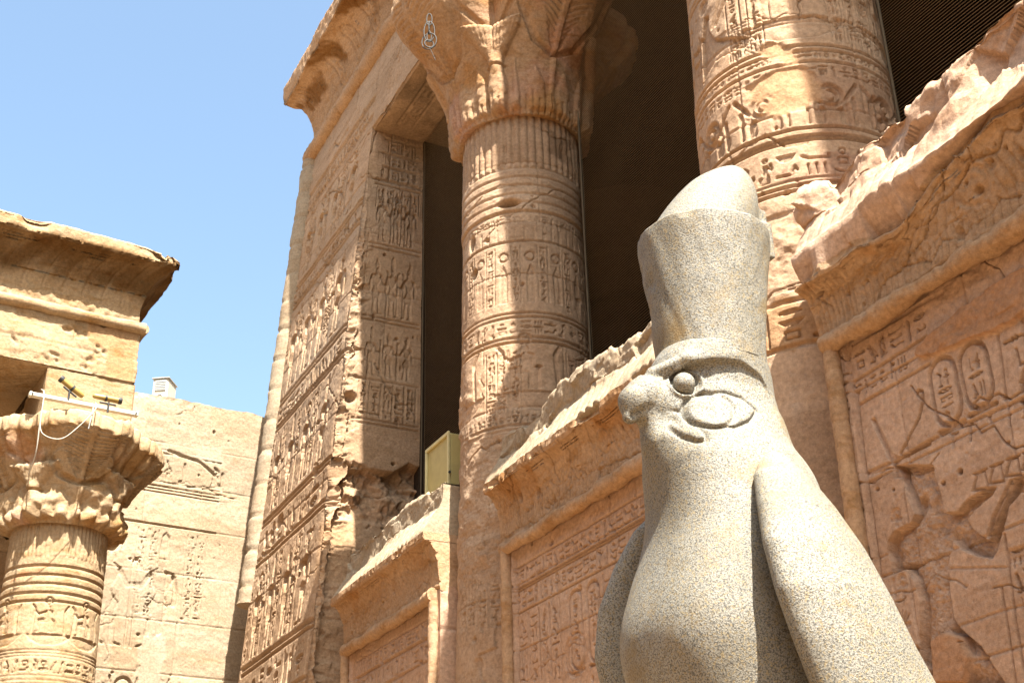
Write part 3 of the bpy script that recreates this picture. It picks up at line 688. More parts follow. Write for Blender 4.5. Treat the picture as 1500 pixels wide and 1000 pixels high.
def carve_c(R):      # nearest panel, with the large hacked figure
    w = lambda pts: [on_x(x, y, 6.1) for x, y in pts]
    Z = lambda pts: w([(1180+x/3.571, 420+y/3.571) for x, y in pts])
    Q = lambda pts: w([(1180+x/3.125, 680+y/3.125) for x, y in pts])
    # frame lines
    for l in ([(145, 560), (625, 258)], [(270, 618), (640, 405)], [(240, 300), (700, 30)], [(262, 560), (310, 960)], [(150, 590), (215, 985)], [(1000, 250), (1060, 720)], [(1120, 150), (1143, 300)]): R.stroke(Z(l), 0.022, 0.022)
    for l in ([(178, 20), (290, 420), (345, 600)], [(268, 0), (330, 440), (350, 600)], [(893, 565), (960, 1000)], [(905, 320), (960, 740), (1000, 960)]): R.stroke(Q(l), 0.02, 0.022)
    # block joints as photographed
    for l in ([(310, 975), (480, 900), (650, 800), (1060, 615), (1143, 575)],): R.groove(Z(l), 0.022, 0.022)
    for l in ([(690, 740), (910, 665), (1000, 640)], [(660, 475), (920, 470)], [(280, 50), (400, 10)], [(310, 440), (370, 410)]): R.groove(Q(l), 0.016, 0.010)
    # first text band
    def band(seed, a, b, dv0, dv1, n, d=0.034, fill=1.0):
        (u0, v0), (u1, v1) = a, b; rng = random.Random(seed)
        text_row(R, min(u0, u1), max(u0, u1), v0+dv0, v0+dv1, d, seed, False, fill, 0.12)
    a = Z([(150, 540)])[0]; b = Z([(640, 200)])[0]; band(71, a, b, 0.02, 0.24, 0)
    a = Z([(270, 600)])[0]; b = Z([(540, 430)])[0]; band(72, a, b, 0.02, 0.17, 0)
    # inscription column down the left
    (ua, va) = Z([(160, 590)])[0]; (ub, vb) = Z([(255, 590)])[0]
    text_col(R, ub, ua, 2.6, va-0.02, 0.034, 77, False, 1.0, 0.13)
    # two cartouches
    for k, (pa, pb) in enumerate((((650, 380), (800, 720)), ((805, 300), (965, 630)))):
        ps = Z([pa, (pb[0], pa[1])]); lo = Z([((pa[0]+pb[0])/2+20, pb[1])])[0]; hi = Z([((pa[0]+pb[0])/2-20, pa[1]-12)])[0]
        uu = 0.5*(lo[0]+hi[0]); cartouche(R, uu-0.115, lo[1], 0.23, hi[1]-lo[1], 0.036, 81+k)
    (u0, v0) = Z([(1000, 260)])[0]; text_col(R, u0-0.23, u0-0.01, v0-0.86, v0, 0.036, 90, False, 1.0, 0.14)
    text_col(R, u0-0.50, u0-0.27, v0-0.86, v0+0.05, 0.036, 91, True, 1.0, 0.14); text_col(R, u0-0.76, u0-0.53, v0-0.86, v0+0.1, 0.036, 92, True, 1.0, 0.14)
    # staff and flail-like line
    R.poly(Z([(333, 690), (355, 678), (450, 870), (480, 885), (640, 795), (655, 800), (650, 830), (495, 905), (480, 930), (500, 1000), (455, 1000), (440, 930)]), 0.035, 0.03, 0.6)
    R.stroke(Z([(490, 870), (590, 680), (610, 590), (605, 545), (585, 540), (578, 560)]), 0.02, 0.028)
    for l in ([(762, 770), (768, 832)], [(745, 772), (790, 760)], [(855, 712), (858, 800)]): R.stroke(Z(l), 0.02, 0.028)
    R.poly(Z([(935, 672), (968, 660), (970, 700), (948, 712)]), 0.03, 0.05, 0.8)
    # big hacked figure, deep cut
    fig = Q([(385, 0), (420, 40), (495, 225), (480, 260), (395, 305), (370, 350), (368, 400), (385, 440), (390, 500), (450, 478), (490, 530), (515, 620), (520, 720), (515, 800), (510, 900), (545, 935), (545, 1010),
             (920, 1010), (800, 830), (700, 745), (672, 700), (655, 560), (650, 440), (675, 345), (700, 385), (780, 420), (850, 432), (875, 390), (930, 190), (1010, 100), (1010, 35), (950, 60), (905, 180), (830, 345), (765, 300), (740, 250), (770, 210), (850, 140), (872, 100), (830, 105), (740, 155), (690, 215), (630, 220), (620, 140), (590, 60), (580, 0)])
    r = R.poly(fig, 0.085, 0.06, 0.75, 0.006)
    if r:
        sl, I, D = r; U, V = R.U[sl], R.V[sl]; mk = I*ss(0.0, 0.05, D)
        R.h[sl] += mk*(0.05*fbm(U, V, 0.12, 6, 31, 0.7)+0.03*np.exp(-((D-0.16)/0.12)**2))
    R.poly(Q([(830, 345), (950, 60), (930, 70), (850, 230), (822, 320)]), 0.03, 0.03, 0.7)
    R.paint(Q([(575, 800), (640, 755), (720, 780), (765, 880), (740, 1010), (590, 1010)]), (0.86, 0.74, 0.62), 0.02, 0.9, 0.01)
    # offering jars above the arms
    for k in range(6):
        x, y = 765+75*k, 118-32*k; R.stroke(Q([(x, y), (x+18, y-75), (x+50, y-92), (x+66, y-12), (x, y)]), 0.014, 0.02); R.stroke(Q([(x+2, y-75), (x+60, y-98)]), 0.014, 0.018)
    for k in range(3):
        y = 405+22*k; R.stroke(Q([(925+10*i, y-3*i+(-9 if i % 2 else 0)) for i in range(9)]), 0.028, 0.012)
    # small signs in front of the figure
    q = Q([(408, 225)])[0]; R.circle(q[0], q[1], 0.028, 0.028, 0.014); R.stroke(Q([(408, 238), (412, 275)]), 0.028, 0.013); R.stroke(Q([(390, 252), (428, 246)]), 0.028, 0.013)
    q = Q([(435, 528)])[0]; R.circle(q[0], q[1], 0.028, 0.028, 0.014); R.stroke(Q([(435, 545), (440, 600)]), 0.028, 0.013); R.stroke(Q([(420, 555), (455, 548)]), 0.028, 0.013)
    R.stroke(Q([(395, 530), (402, 600)]), 0.028, 0.013); R.poly(Q([(398, 628), (460, 600), (445, 622), (420, 632)]), 0.032, 0.02)
    for k in range(5): R.stroke(Q([(430+4*k, 735), (405+16*k, 665+abs(k-2)*8)]), 0.010, 0.012)
    R.stroke(Q([(422, 745), (470, 728)]), 0.03, 0.014)
    text_col(R, *sorted((Q([(958, 600)])[0][0]-0.17, Q([(958, 600)])[0][0]+0.02)), 2.9, 3.95, 0.034, 99, False)
    # mortar repairs and rough losses
    R.paint(Z([(585, 370), (590, 320), (720, 200), (800, 120), (900, 60), (960, 0), (1143, -120), (1160, 120), (1080, 190), (900, 275), (790, 320), (690, 370), (620, 385)]), (0.80, 0.66, 0.52), 0.02, 0.9, 0.03)
    rough = R.win(4.2, 6.2, 5.35, 5.78)
    if rough: R.h[rough] += 0.03*fbm(R.U[rough], R.V[rough], 0.12, 4, 5)*ss(6.1, 5.5, R.U[rough])
    for p, rr_ in (((143, 825), .03), ((805, 965), .02), ((120, 725), .015)):
        (hu, hv) = Z([p])[0]; sl = R.win(hu-.1, hu+.1, hv-.1, hv+.1)
        if sl: R.h[sl] -= 0.07*np.exp(-(((R.U[sl]-hu)**2+(R.V[sl]-hv)**2)/rr_**2)**2)

screen_wall(13.82, 17.06, "shaded low screen wall farthest left, beside the corner pier, with a striped cobra row on its cornice", 101, 0.010, 4.2, carve_a, 0.0)
screen_wall(7.60, 12.16, "carved low screen wall in the middle, behind the falcon's beak, with a bright broken cornice", 202, 0.0065, 2.9, carve_b, 0.35)
screen_wall(3.4, 6.80, "nearest low screen wall at the right, carved with a large hacked figure and badly broken along its top", 303, 0.0055, 2.7, carve_c, 1.0)

# ------------------------------------------------------------------ the two great columns
def column_grid(cx, cy, prof, th, zs, view):
    """prof: (z, r) table; returns relief over (arc length about r0, z)"""
    r0 = prof[len(prof)//2][1]; R = Relief((th-view)*r0, zs)
    rz = np.interp(zs, [p[0] for p in prof], [p[1] for p in prof])
    return R, r0, rz
def wrap_column(m, cx, cy, R, r0, rz, view):
    TH = view+R.us/r0; rr = rz[:, None]+R.h
    P = np.stack([cx+rr*np.cos(TH)[None], cy+rr*np.sin(TH)[None], np.broadcast_to(R.vs[:, None], rr.shape)], -1)
    m.grid(P, R.t)
def theta_axis(view, half, step):
    fine = np.arange(-half, half+1e-6, step); rest = np.linspace(half, 2*math.pi-half, 40)[1:-1]
    return view+np.concatenate([fine, rest, [2*math.pi-half]])
def shaft_bands(R, zs_, d):
    for z in zs_: R.stroke([(-1.6, z), (1.6, z)], 0.026, d)
def bark_scene(R, u, v, s, d):
    R.poly([(u-0.62*s, v+0.30*s), (u+0.62*s, v+0.30*s), (u+0.45*s, v+0.12*s), (u+0.2*s, v), (u-0.2*s, v), (u-0.45*s, v+0.12*s)], d, 0.03, 0.55, 0.01)
    seated(R, u-0.05*s, v+0.32*s, 0.85*s, True, d)
    R.stroke([(u-0.45*s, v+0.32*s), (u-0.42*s, v+0.95*s), (u-0.5*s, v+1.05*s)], 0.05*s, d); R.stroke([(u+0.4*s, v+0.32*s), (u+0.36*s, v+0.9*s), (u+0.45*s, v+1.05*s)], 0.05*s, d)
def disc_row(R, u0, u1, v, s, d):
    u = u0; k = 0
    while u < u1:
        R.circle(u, v+0.62*s, 0.24*s, 0.09*s, d); R.circle(u, v+0.62*s, 0.12*s, 0.07*s, d)
        for q in (-1, 1):
            R.stroke([(u+q*0.28*s, v+0.5*s), (u+q*0.6*s, v+0.95*s)], 0.08*s, d); R.stroke([(u+q*0.3*s, v), (u+q*0.3*s, v+0.42*s)], 0.10*s, d); R.stroke([(u+q*0.48*s, v), (u+q*0.48*s, v+0.6*s)], 0.07*s, d)
        R.stroke([(u-0.2*s, v), (u-0.2*s, v+0.3*s), (u+0.2*s, v+0.3*s), (u+0.2*s, v)], 0.08*s, d); u += 1.35*s

def capital_mesh(cx, cy, z0, r0, H, view, half, step, zstep, rim, lob, phase, seed, mat, root, lumps=False, keep_top=True):
    th = theta_axis(view, half, step/r0); zs = axis((0, H, zstep)); R = Relief((th-view)*r0, zs); U, V = R.U, R.V; TH = view+U/r0
    f = V/H
    base = r0*(1.10+0.05*ss(0, 0.06, f)) + (rim*0.62-r0)*np.clip(f, 0, 1)**(3.0 if lumps else 1.9)
    c2 = np.abs(np.cos(2*(TH-phase)))                                 # four great lobes
    c8 = np.abs(np.cos(4*(TH-phase)+math.pi/2))
    bulge = ss(0.25, 1.0, f)**1.5
    rr = base+lob*bulge*(c2**0.8-0.30)+0.10*lob*bulge*c8
    # leaves: big rounded ribs around the foot, a papyrus head between the lobes, ribs on the lobes
    q = math.pi/2*r0
    for k in range(-2, 3):
        uc = (phase-view+k*math.pi/2)*r0
        while uc > math.pi*r0: uc -= 2*math.pi*r0
        while uc < -math.pi*r0: uc += 2*math.pi*r0
        R.stroke([(uc, 0.05*H), (uc, 0.98*H)], 0.05, -0.035)
        R.stroke([(uc-0.36, H), (uc-0.34, 0.72*H), (uc-0.22, 0.52*H), (uc, 0.44*H)], 0.06, 0.06); R.stroke([(uc+0.36, H), (uc+0.34, 0.72*H), (uc+0.22, 0.52*H), (uc, 0.44*H)], 0.06, 0.06)
        for j in range(16):
            v = (0.48+0.035*j)*H
            for s_ in (-1, 1): R.stroke([(uc+s_*0.03, v), (uc+s_*(0.08+0.018*min(j, 12)), v+0.07*H)], 0.018, 0.022)
        for s_ in (-1, 1):                                            # pointed leaves at the foot
            ul = uc+s_*0.17; R.raised([(ul-0.10, 0.03*H), (ul-0.11, 0.22*H), (ul-0.03, 0.36*H), (ul+0.08, 0.24*H), (ul+0.10, 0.03*H)], 0.035, 0.05)
        up = uc+q/2                                                   # papyrus head on a fat stem
        R.raised([(up-0.10, 0.02*H), (up-0.12, 0.2*H), (up-0.07, 0.34*H), (up-0.10, 0.42*H), (up-0.26, 0.60*H), (up-0.27, 0.66*H), (up+0.27, 0.66*H), (up+0.26, 0.60*H), (up+0.10, 0.42*H), (up+0.07, 0.34*H), (up+0.12, 0.2*H), (up+0.10, 0.02*H)], 0.11, 0.09)
        R.stroke([(up-0.09, 0.35*H), (up+0.09, 0.35*H)], 0.03, 0.03)
        for s_ in (-1, 1):
            R.raised([(up+s_*0.20-0.06, 0.03*H), (up+s_*0.22-0.05, 0.25*H), (up+s_*0.2, 0.42*H), (up+s_*0.18+0.05, 0.25*H), (up+s_*0.20+0.06, 0.03*H)], 0.05, 0.05)
            R.stroke([(up+s_*0.1, 0.66*H), (up+s_*0.25, 0.8*H), (up+s_*0.28, H)], 0.05, 0.05)
            for j in range(7): R.stroke([(up+s_*0.03*j, 0.46*H+0.012*j*H), (up+s_*0.042*j, 0.66*H)], 0.012, 0.012)
    for k in range(int(2*math.pi*r0/0.075)):
        u = -math.pi*r0+0.075*k; R.stroke([(u, 0.0), (u, (0.10+0.03*(k % 3))*H)], 0.022, 0.018)
    if lumps:
        a = 12*(TH-phase); ring = np.exp(-((f-0.10)/0.07)**2); R.h += ring*(0.05+0.05*np.cos(a*2.0))
        R.h += 0.16*np.exp(-((f-0.36)/0.10)**2)*np.clip(np.cos(3*(TH-phase)+0.6), 0, 1)**1.2+0.10*np.exp(-((f-0.24)/0.07)**2)*np.clip(np.cos(6*(TH-phase)), 0, 1)
    R.noise(0.35, 0.035 if not lumps else 0.05, 5, seed); R.noise(0.08, 0.012, 3, seed+1)
    rimn = fbm(U*0+np.cos(TH)*2, V*0+np.sin(TH)*2, 0.6, 4, seed+5)
    R.h -= ss(0.86, 1.0, f)*0.14*np.clip(rimn+0.1, 0, 1)
    zz = z0+V+ss(0.6, 1, f)*(0.10*rimn)
    stn = ss(-0.1, 0.5, fbm(U, V, 0.35, 4, seed+8)); R.t *= 1-stn[..., None]*np.array([0.10, 0.24, 0.45])
    pk = ss(0.1, 0.5, fbm(U, V, 0.5, 3, seed+12)); R.t *= 1+pk[..., None]*np.array([0.04, -0.05, 0.05])
    rr = rr+R.h
    P = np.stack([cx+rr*np.cos(TH), cy+rr*np.sin(TH), zz], -1)
    # underside lip below and the thickness of the rim above
    lo = P[:1].copy(); lo[..., 0] = cx+(lo[..., 0]-cx)*(r0*0.97/rr[:1]); lo[..., 1] = cy+(lo[..., 1]-cy)*(r0*0.97/rr[:1]); lo[..., 2] = z0+0.03
    tops = []
    for k, (dr, dz) in enumerate(((0.0, 0.05), (0.0, 0.16), (-0.04, 0.22), (-0.5, 0.24))):
        e = P[-1:].copy(); s_ = (rr[-1:]+dr+0.03*fbm(U[-1:]*1, V[-1:]*0+k, 0.12, 3, seed+40+k))/rr[-1:]
        e[..., 0] = cx+(e[..., 0]-cx)*s_; e[..., 1] = cy+(e[..., 1]-cy)*s_; e[..., 2] += dz+0.03*fbm(U[-1:], V[-1:]*0+k, 0.2, 3, seed+50+k); tops.append(e)
    P = np.concatenate([lo, P]+tops, 0); T = np.concatenate([R.t[:1], R.t]+[R.t[-1:]*0+1.05]*4, 0)
    m = Mesh(); m.grid(P, T); 
    m.build("capital", mat, root)

def great_column(cx, cy, prof, label, step, zlo, carve, cap, stem, rings, half=1.75):
    root = thing("column", (cx, cy, 0), label, "column", "columns of the hall front")
    view = math.atan2(-cy, -cx); r_mid = prof[len(prof)//2][1]
    th = theta_axis(view, half, step/r_mid); ztop = prof[-1][0]
    zs = axis((0, zlo, 0.3), (zlo, ztop, step))
    R, r0, rz = column_grid(cx, cy, prof, th, zs, view)
    carve(R)
    if stem:
        z0, z1 = stem; n = int(2*math.pi*r0/0.085); U, V = R.U, R.V
        k = ss(z0, z0+0.03, V)*ss(z1+0.1, z1, V); R.h += k*0.032*(np.abs(np.sin(np.pi*U/0.105))**0.7-0.6)
        R.h -= k*0.02*ss(0.1, 0.6, fbm(U*3, V, 0.3, 3, 8))
        for i in range(6):
            zz = rings[0]+(rings[1]-rings[0])*i/5.0; R.groove([(-3, zz), (3, zz)], 0.035, 0.018)
        R.h += 0.018*ss(rings[0], rings[0]+0.02, V)*ss(rings[1]+0.02, rings[1], V)
    m = Mesh(); wrap_column(m, cx, cy, R, r0, rz, view); m.build("shaft", M_COLM, root)
    if cap: capital_mesh(cx, cy, cap[0], cap[1], cap[2], view, 1.9, 0.011, 0.011, cap[3], cap[4], math.pi, 17, M_CORN, root)
    else:
        mm = Mesh(); mm.tube([(cx, cy, ztop-0.02), (cx, cy, 14.6)], [prof[-1][1]*1.1, 1.5], 40); mm.build("capital", M_COLM, root)
    ab = Mesh(); ab.box((6.62, cy-0.62, 14.1), (7.36, cy+0.62, 15.05), 0.02); ab.build("abacus", M_PIER, root)
    return root

def carve_col_mid(R):
    R.blocks([0, 1.1, 2.2, 3.3, 4.4, 5.5, 6.6, 7.75, 8.6, 9.55, 10.3, 11.2, 12.2], 1.6, 61, 0.006, 0.018, 0.05)
    d = 0.026
    shaft_bands(R, (10.02, 9.0, 8.94, 8.66, 8.60, 7.52, 7.46, 6.95, 6.88, 6.3), d)
    for k in range(16):
        u = -1.35+0.17*k
        if k % 2: text_col(R, u, u+0.12, 9.15, 9.95, d, 300+k, True)
        else:
            R.poly([(u+0.02, 9.15), (u+0.02, 9.55), (u+0.07, 9.7), (u+0.12, 9.55), (u+0.12, 9.15)], d, 0.03, 0.4); R.circle(u+0.07, 9.8, 0.06, 0.02, d)
    for k in range(22): R.stroke([(-1.3+0.12*k, 10.04), (-1.3+0.12*k, 10.22)], 0.02, 0.010)
    text_row(R, -1.3, 1.3, 8.68, 8.92, d, 312, False); 
    bark_scene(R, 0.05, 7.72, 0.80, d); bark_scene(R, -1.0, 7.72, 0.8, d); bark_scene(R, 1.15, 7.72, 0.8, d)
    for u in (0.50, 0.72, -0.5): text_col(R, u, u+0.15, 7.65, 8.5, d, int(320+u*10), True)
    for u in (-0.36, -0.2, 0.92, 1.4): text_col(R, u, u+0.13, 7.65, 8.5, d, int(620+u*10), True, 1, 0.13)
    text_row(R, -1.3, 1.3, 7.54, 7.66, d, 318, False, 1, 0.14); text_row(R, -1.3, 1.3, 6.36, 6.6, d, 319, True); text_row(R, -1.3, 1.3, 10.26, 10.4, d*0.7, 320, False)
    disc_row(R, -1.2, 1.3, 6.98, 0.36, d)
    for k in range(4): text_col(R, -0.95+0.16*k, -0.80+0.16*k, 5.2, 6.2, d, 330+k, True)
    figure(R, -0.35, 3.2, 2.2, False, 0.03, 0, 0.04)
    U, V = R.U, R.V
    # bare, hacked surface on the court side
    wr = ss(-0.1, 0.35, fbm(U, V, 0.8, 4, 70)-0.9*(U+0.35)-0.0)*ss(8.9, 7.9, V)*ss(5.4, 6.0, V)
    R.h = R.h*(1-0.85*wr)+wr*0.045*fbm(U, V*1.3, 0.20, 5, 71, 0.6)
    wr2 = ss(0.1, 0.45, fbm(U, V, 0.7, 4, 75)); R.h = R.h*(1-0.6*wr2)
    for (hu, hz, a, b) in ((-0.17, 10.58, .12, .05), (-0.78, 10.2, .05, .09), (-0.72, 9.72, .05, .06)):
        R.h -= 0.2*np.exp(-((((U-hu)/a)**2+((V-hz)/b)**2))**2)
    cracks(R, 16, 74, -1.4, 1.4, 5, 11.8, 0.02, 0.012); R.noise(0.8, 0.014, 5, 73); R.noise(0.09, 0.007, 4, 74)
    R.paint([(-0.5, 6.6), (0.1, 6.7), (0.2, 7.0), (-0.4, 7.0)], (0.8, 0.72, 0.55))
    R.paint([(0.28, 11.3), (0.75, 11.25), (0.85, 11.8), (0.3, 11.75)], (0.58, 0.55, 0.52), 0.10, 0, 0.18, 31); R.paint([(0.1, 6.6), (0.9, 6.5), (0.9, 7.3), (0.2, 7.2)], (0.80, 0.76, 0.74), 0.2, 0, 0.3, 33); R.paint([(0.2, 7.5), (1.2, 7.4), (1.2, 8.5), (0.5, 8.4)], (0.84, 0.79, 0.78), 0.25, 0, 0.3, 35)
def carve_col_near(R):
    R.blocks([0, 1.1, 2.2, 3.3, 4.4, 5.5, 6.6, 7.6, 8.3, 9.25, 10.2, 11.2, 12.2, 13], 1.7, 67, 0.006, 0.018, 0.05)
    d = 0.029
    shaft_bands(R, (10.42, 10.36, 10.06, 10.0, 8.98, 8.92, 8.80, 8.10, 8.02, 7.98, 7.55, 7.5), d)
    text_row(R, -1.5, 1.5, 10.10, 10.34, d, 401, False); cartouche(R, -0.35, 10.5, 0.3, 0.3, d, 3)
    for k in range(7): R.circle(-1.2+0.42*k, 10.75, 0.14, 0.04, d); R.stroke([(-1.05+0.42*k, 10.48), (-1.0+0.42*k, 10.95)], 0.04, d)
    bark_scene(R, 0.12, 9.06, 0.84, d); bark_scene(R, 1.1, 9.06, 0.84, d)
    for u in (-0.52, 0.62, 0.80): text_col(R, u, u+0.15, 9.04, 9.95, d, int(420+u*10), True)
    for u in (-0.30, 0.45, 0.98, 1.5): text_col(R, u, u+0.13, 9.06, 9.92, d, int(720+u*10), True, 1, 0.13)
    text_row(R, -1.5, 1.5, 8.62, 8.78, d*0.8, 436, False, 1, 0.13); text_row(R, -1.5, 1.5, 8.83, 8.95, d*0.7, 437, False, 1, 0.14)
    # winged disc-crowned bird
    u, v = -0.80, 9.1
    R.circle(u-0.02, v+0.78, 0.085, 0.035, d*1.4, True); R.poly([(u-0.02, v+0.66), (u+0.06, v+0.62), (u+0.04, v+0.45), (u+0.12, v+0.3), (u+0.5, v+0.12), (u+0.48, v+0.02), (u+0.1, v+0.06), (u-0.12, v-0.04), (u-0.1, v+0.4)], d*1.4, 0.04, 0.5)
    for k in range(9): R.stroke([(u+0.12, v+0.3), (u+0.55, v+0.28-0.05*k)], 0.014, 0.009)
    R.stroke([(u+0.1, v+0.45), (u+0.3, v+0.85)], 0.03, d); R.stroke([(u+0.15, v+0.45), (u+0.4, v+0.82)], 0.03, d); R.stroke([(u-0.16, v-0.06), (u-0.14, v+0.5)], 0.025, d)
    seated(R, -1.22, 9.05, 0.75, False, d)
    disc_row(R, -1.45, 1.5, 8.16, 0.44, d*1.2)
    text_row(R, -1.5, 1.5, 7.58, 7.94, d, 431, False); text_row(R, -1.5, 1.5, 6.9, 7.3, d, 432, True); text_row(R, -1.5, 1.5, 6.1, 6.5, d, 433, True)
    U, V = R.U, R.V
    wr = ss(0.0, 0.12, fbm(U, V*1.6, 0.8, 4, 80)-1.1*np.abs(V-8.55+0.3*U)-0.7*np.clip(U-0.1, 0, 9)+0.25)*(V < 9.1)
    R.h = R.h*(1-wr)+wr*(-0.022+0.006*fbm(U, V, 0.3, 3, 81)); R.t *= 1-wr[..., None]*np.array([-0.02, 0.08, 0.22])
    wr3 = ss(0.15, 0.35, fbm(U, V, 0.5, 5, 85))*ss(8.2, 7.8, V)*ss(7.3, 7.6, V)*0+ss(-0.1, 0.3, fbm(U, V, 0.6, 4, 86))*ss(7.5, 7.2, V); R.h = R.h*(1-wr3)+wr3*0.05*fbm(U, V, 0.25, 5, 87)
    R.paint([(0.0, 7.2), (0.7, 7.1), (0.8, 7.9), (-0.1, 7.8)], (0.74, 0.66, 0.66), 0.06, 0, 0.25, 41); R.paint([(0.0, 8.0), (1.2, 8.0), (1.2, 9.0), (0.3, 8.9)], (0.84, 0.78, 0.76), 0.25, 0, 0.3, 43); R.paint([(-1.2, 6.0), (0.2, 6.0), (0.1, 6.6), (-1.0, 6.7)], (0.9, 0.8, 0.66), 0.1, 0, 0.25, 45)
    R.h -= 0.2*np.exp(-((((U+0.07)/0.035)**2+((V-9.93)/0.035)**2))**2)
    cracks(R, 16, 84, -1.5, 1.5, 6, 11.5, 0.02, 0.012); R.noise(0.8, 0.012, 5, 83); R.noise(0.09, 0.006, 4, 84)

great_column(6.99, 13.26, [(0, 0.99), (4.7, 0.90), (7.7, 0.842), (10, 0.80), (11.0, 0.785), (11.95, 0.775)],
             "carved round column in the middle, with a lobed leaf capital and reed stems below it", 0.0115, 4.3, carve_col_mid, (11.90, 0.785, 2.02, 2.02, 0.66), (11.12, 11.92), (10.45, 11.10))
great_column(6.99, 7.776, [(0, 1.02), (4.7, 0.965), (8.6, 0.913), (10.2, 0.882), (13.0, 0.84)],
             "carved round column at upper right, behind the statue's tall crown, its capital out of sight", 0.010, 5.6, carve_col_near, None, None, None)

# ------------------------------------------------------------------ bird nets hung in the openings
def net(y0, y1, z0, z1, label, sp):
    root = thing("bird_net", (7.46, 0.5*(y0+y1), z0), label, "net", "bird nets in the openings")
    m = Mesh(); rng = np.random.RandomState(int(y0*10)); w = 0.0042; zz = np.arange(z0, z1, sp); yy = np.array([y0, y1])
    N = 26; ys = np.linspace(y0, y1, N); q0 = np.array([(0, 1, 5, 4), (1, 2, 6, 5), (2, 3, 7, 6), (3, 0, 4, 7)])
    off = np.array([(w, 0), (0, w), (-w, 0), (0, -w)])
    def sag(y, z): return 0.05*fbm(y, z, 2.2, 3, 7), 0.05*fbm(y, z, 1.8, 3, 17)
    for z in zz:
        dx, dz = sag(ys, z+0*ys); c = np.stack([7.46+dx, ys, z+dz], -1)
        V = c[:, None, :]+np.stack([off[:, 0], 0*off[:, 0], off[:, 1]], -1)[None]
        q = np.concatenate([q0+4*i for i in range(N-1)]); m.raw(V.reshape(-1, 3), q)
    zs = np.linspace(z0, z1, N)
    for y in yy:
        dx, dz = sag(y+0*zs, zs); c = np.stack([7.46+dx, y+dz*0.5, zs], -1)
        V = c[:, None, :]+np.stack([off[:, 0], off[:, 1], 0*off[:, 0]], -1)[None]
        q = np.concatenate([q0+4*i for i in range(N-1)]); m.raw(V.reshape(-1, 3), q)
    m.build("mesh", M_NET, root)
    for y in (y0, y1):
        r = Mesh(); r.tube([(7.44, y, z) for z in np.linspace(z0, z1, 30)], 0.015, 6); r.build("edge_rope", M_ROPE, root)
net(14.02, 17.72, 7.0, 15.0, "dark bird net in the narrow opening between the corner pier and the middle column", 0.036)
net(8.52, 12.44, 6.8, 15.0, "dark bird net in the wide opening between the two big columns", 0.034)
net(1.0, 6.95, 6.8, 15.0, "dark bird net at far right, above the broken top of the nearest screen wall", 0.034)

# ------------------------------------------------------------------ the dim hall behind the nets
def hall():
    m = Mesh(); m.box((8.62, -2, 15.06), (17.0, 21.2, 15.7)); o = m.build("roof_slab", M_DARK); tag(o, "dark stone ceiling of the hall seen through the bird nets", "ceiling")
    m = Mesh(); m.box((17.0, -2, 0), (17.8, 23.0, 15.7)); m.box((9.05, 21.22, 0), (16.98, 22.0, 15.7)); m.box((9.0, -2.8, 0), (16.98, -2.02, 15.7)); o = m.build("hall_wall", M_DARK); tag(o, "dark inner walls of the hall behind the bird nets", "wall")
    for k, (x, y) in enumerate(((12.2, 19.0), (12.2, 13.26), (12.2, 7.78))):
        t = thing("inner_column", (x, y, 0), ["shadowy inner column behind the net beside the middle column", "shadowy inner column deep behind the wide net", "shadowy inner column behind the net at far right"][k], "column", "inner columns behind the nets")
        zs = axis((0, 6, 0.5), (6, 13.2, 0.03)); th = np.linspace(0, 2*math.pi, 150, endpoint=False); TH, Zz = np.meshgrid(th, zs)
        rr = 0.98-0.012*Zz+0.03*(np.abs(np.sin(TH*15))-0.5)*ss(11.4, 11.5, Zz)*ss(12.6, 12.5, Zz)+0.03*np.sin(Zz*25)*ss(10.5, 10.6, Zz)*ss(11.4, 11.3, Zz)+0.02*fbm(TH, Zz, 0.3, 3, 4)
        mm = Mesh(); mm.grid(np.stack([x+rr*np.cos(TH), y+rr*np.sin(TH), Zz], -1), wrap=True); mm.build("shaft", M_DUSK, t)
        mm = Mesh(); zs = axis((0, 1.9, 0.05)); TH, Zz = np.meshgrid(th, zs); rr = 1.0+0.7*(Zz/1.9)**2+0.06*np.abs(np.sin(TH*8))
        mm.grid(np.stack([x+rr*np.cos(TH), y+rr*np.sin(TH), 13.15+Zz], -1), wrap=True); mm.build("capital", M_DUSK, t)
hall()

# ------------------------------------------------------------------ side colonnade and court wall (turned 5 degrees)
PH = math.radians(5.0); CO = np.array([2.95, 17.5]); ca, sa = math.cos(PH), math.sin(PH)
def loc2w(P):
    P = np.asarray(P, float); Q = P.copy()
    Q[..., 0] = CO[0]+P[..., 0]*ca-P[..., 1]*sa; Q[..., 1] = CO[1]+P[..., 0]*sa+P[..., 1]*ca; return Q
def w3(x, y, z): return tuple(loc2w(np.array([x, y, z])))

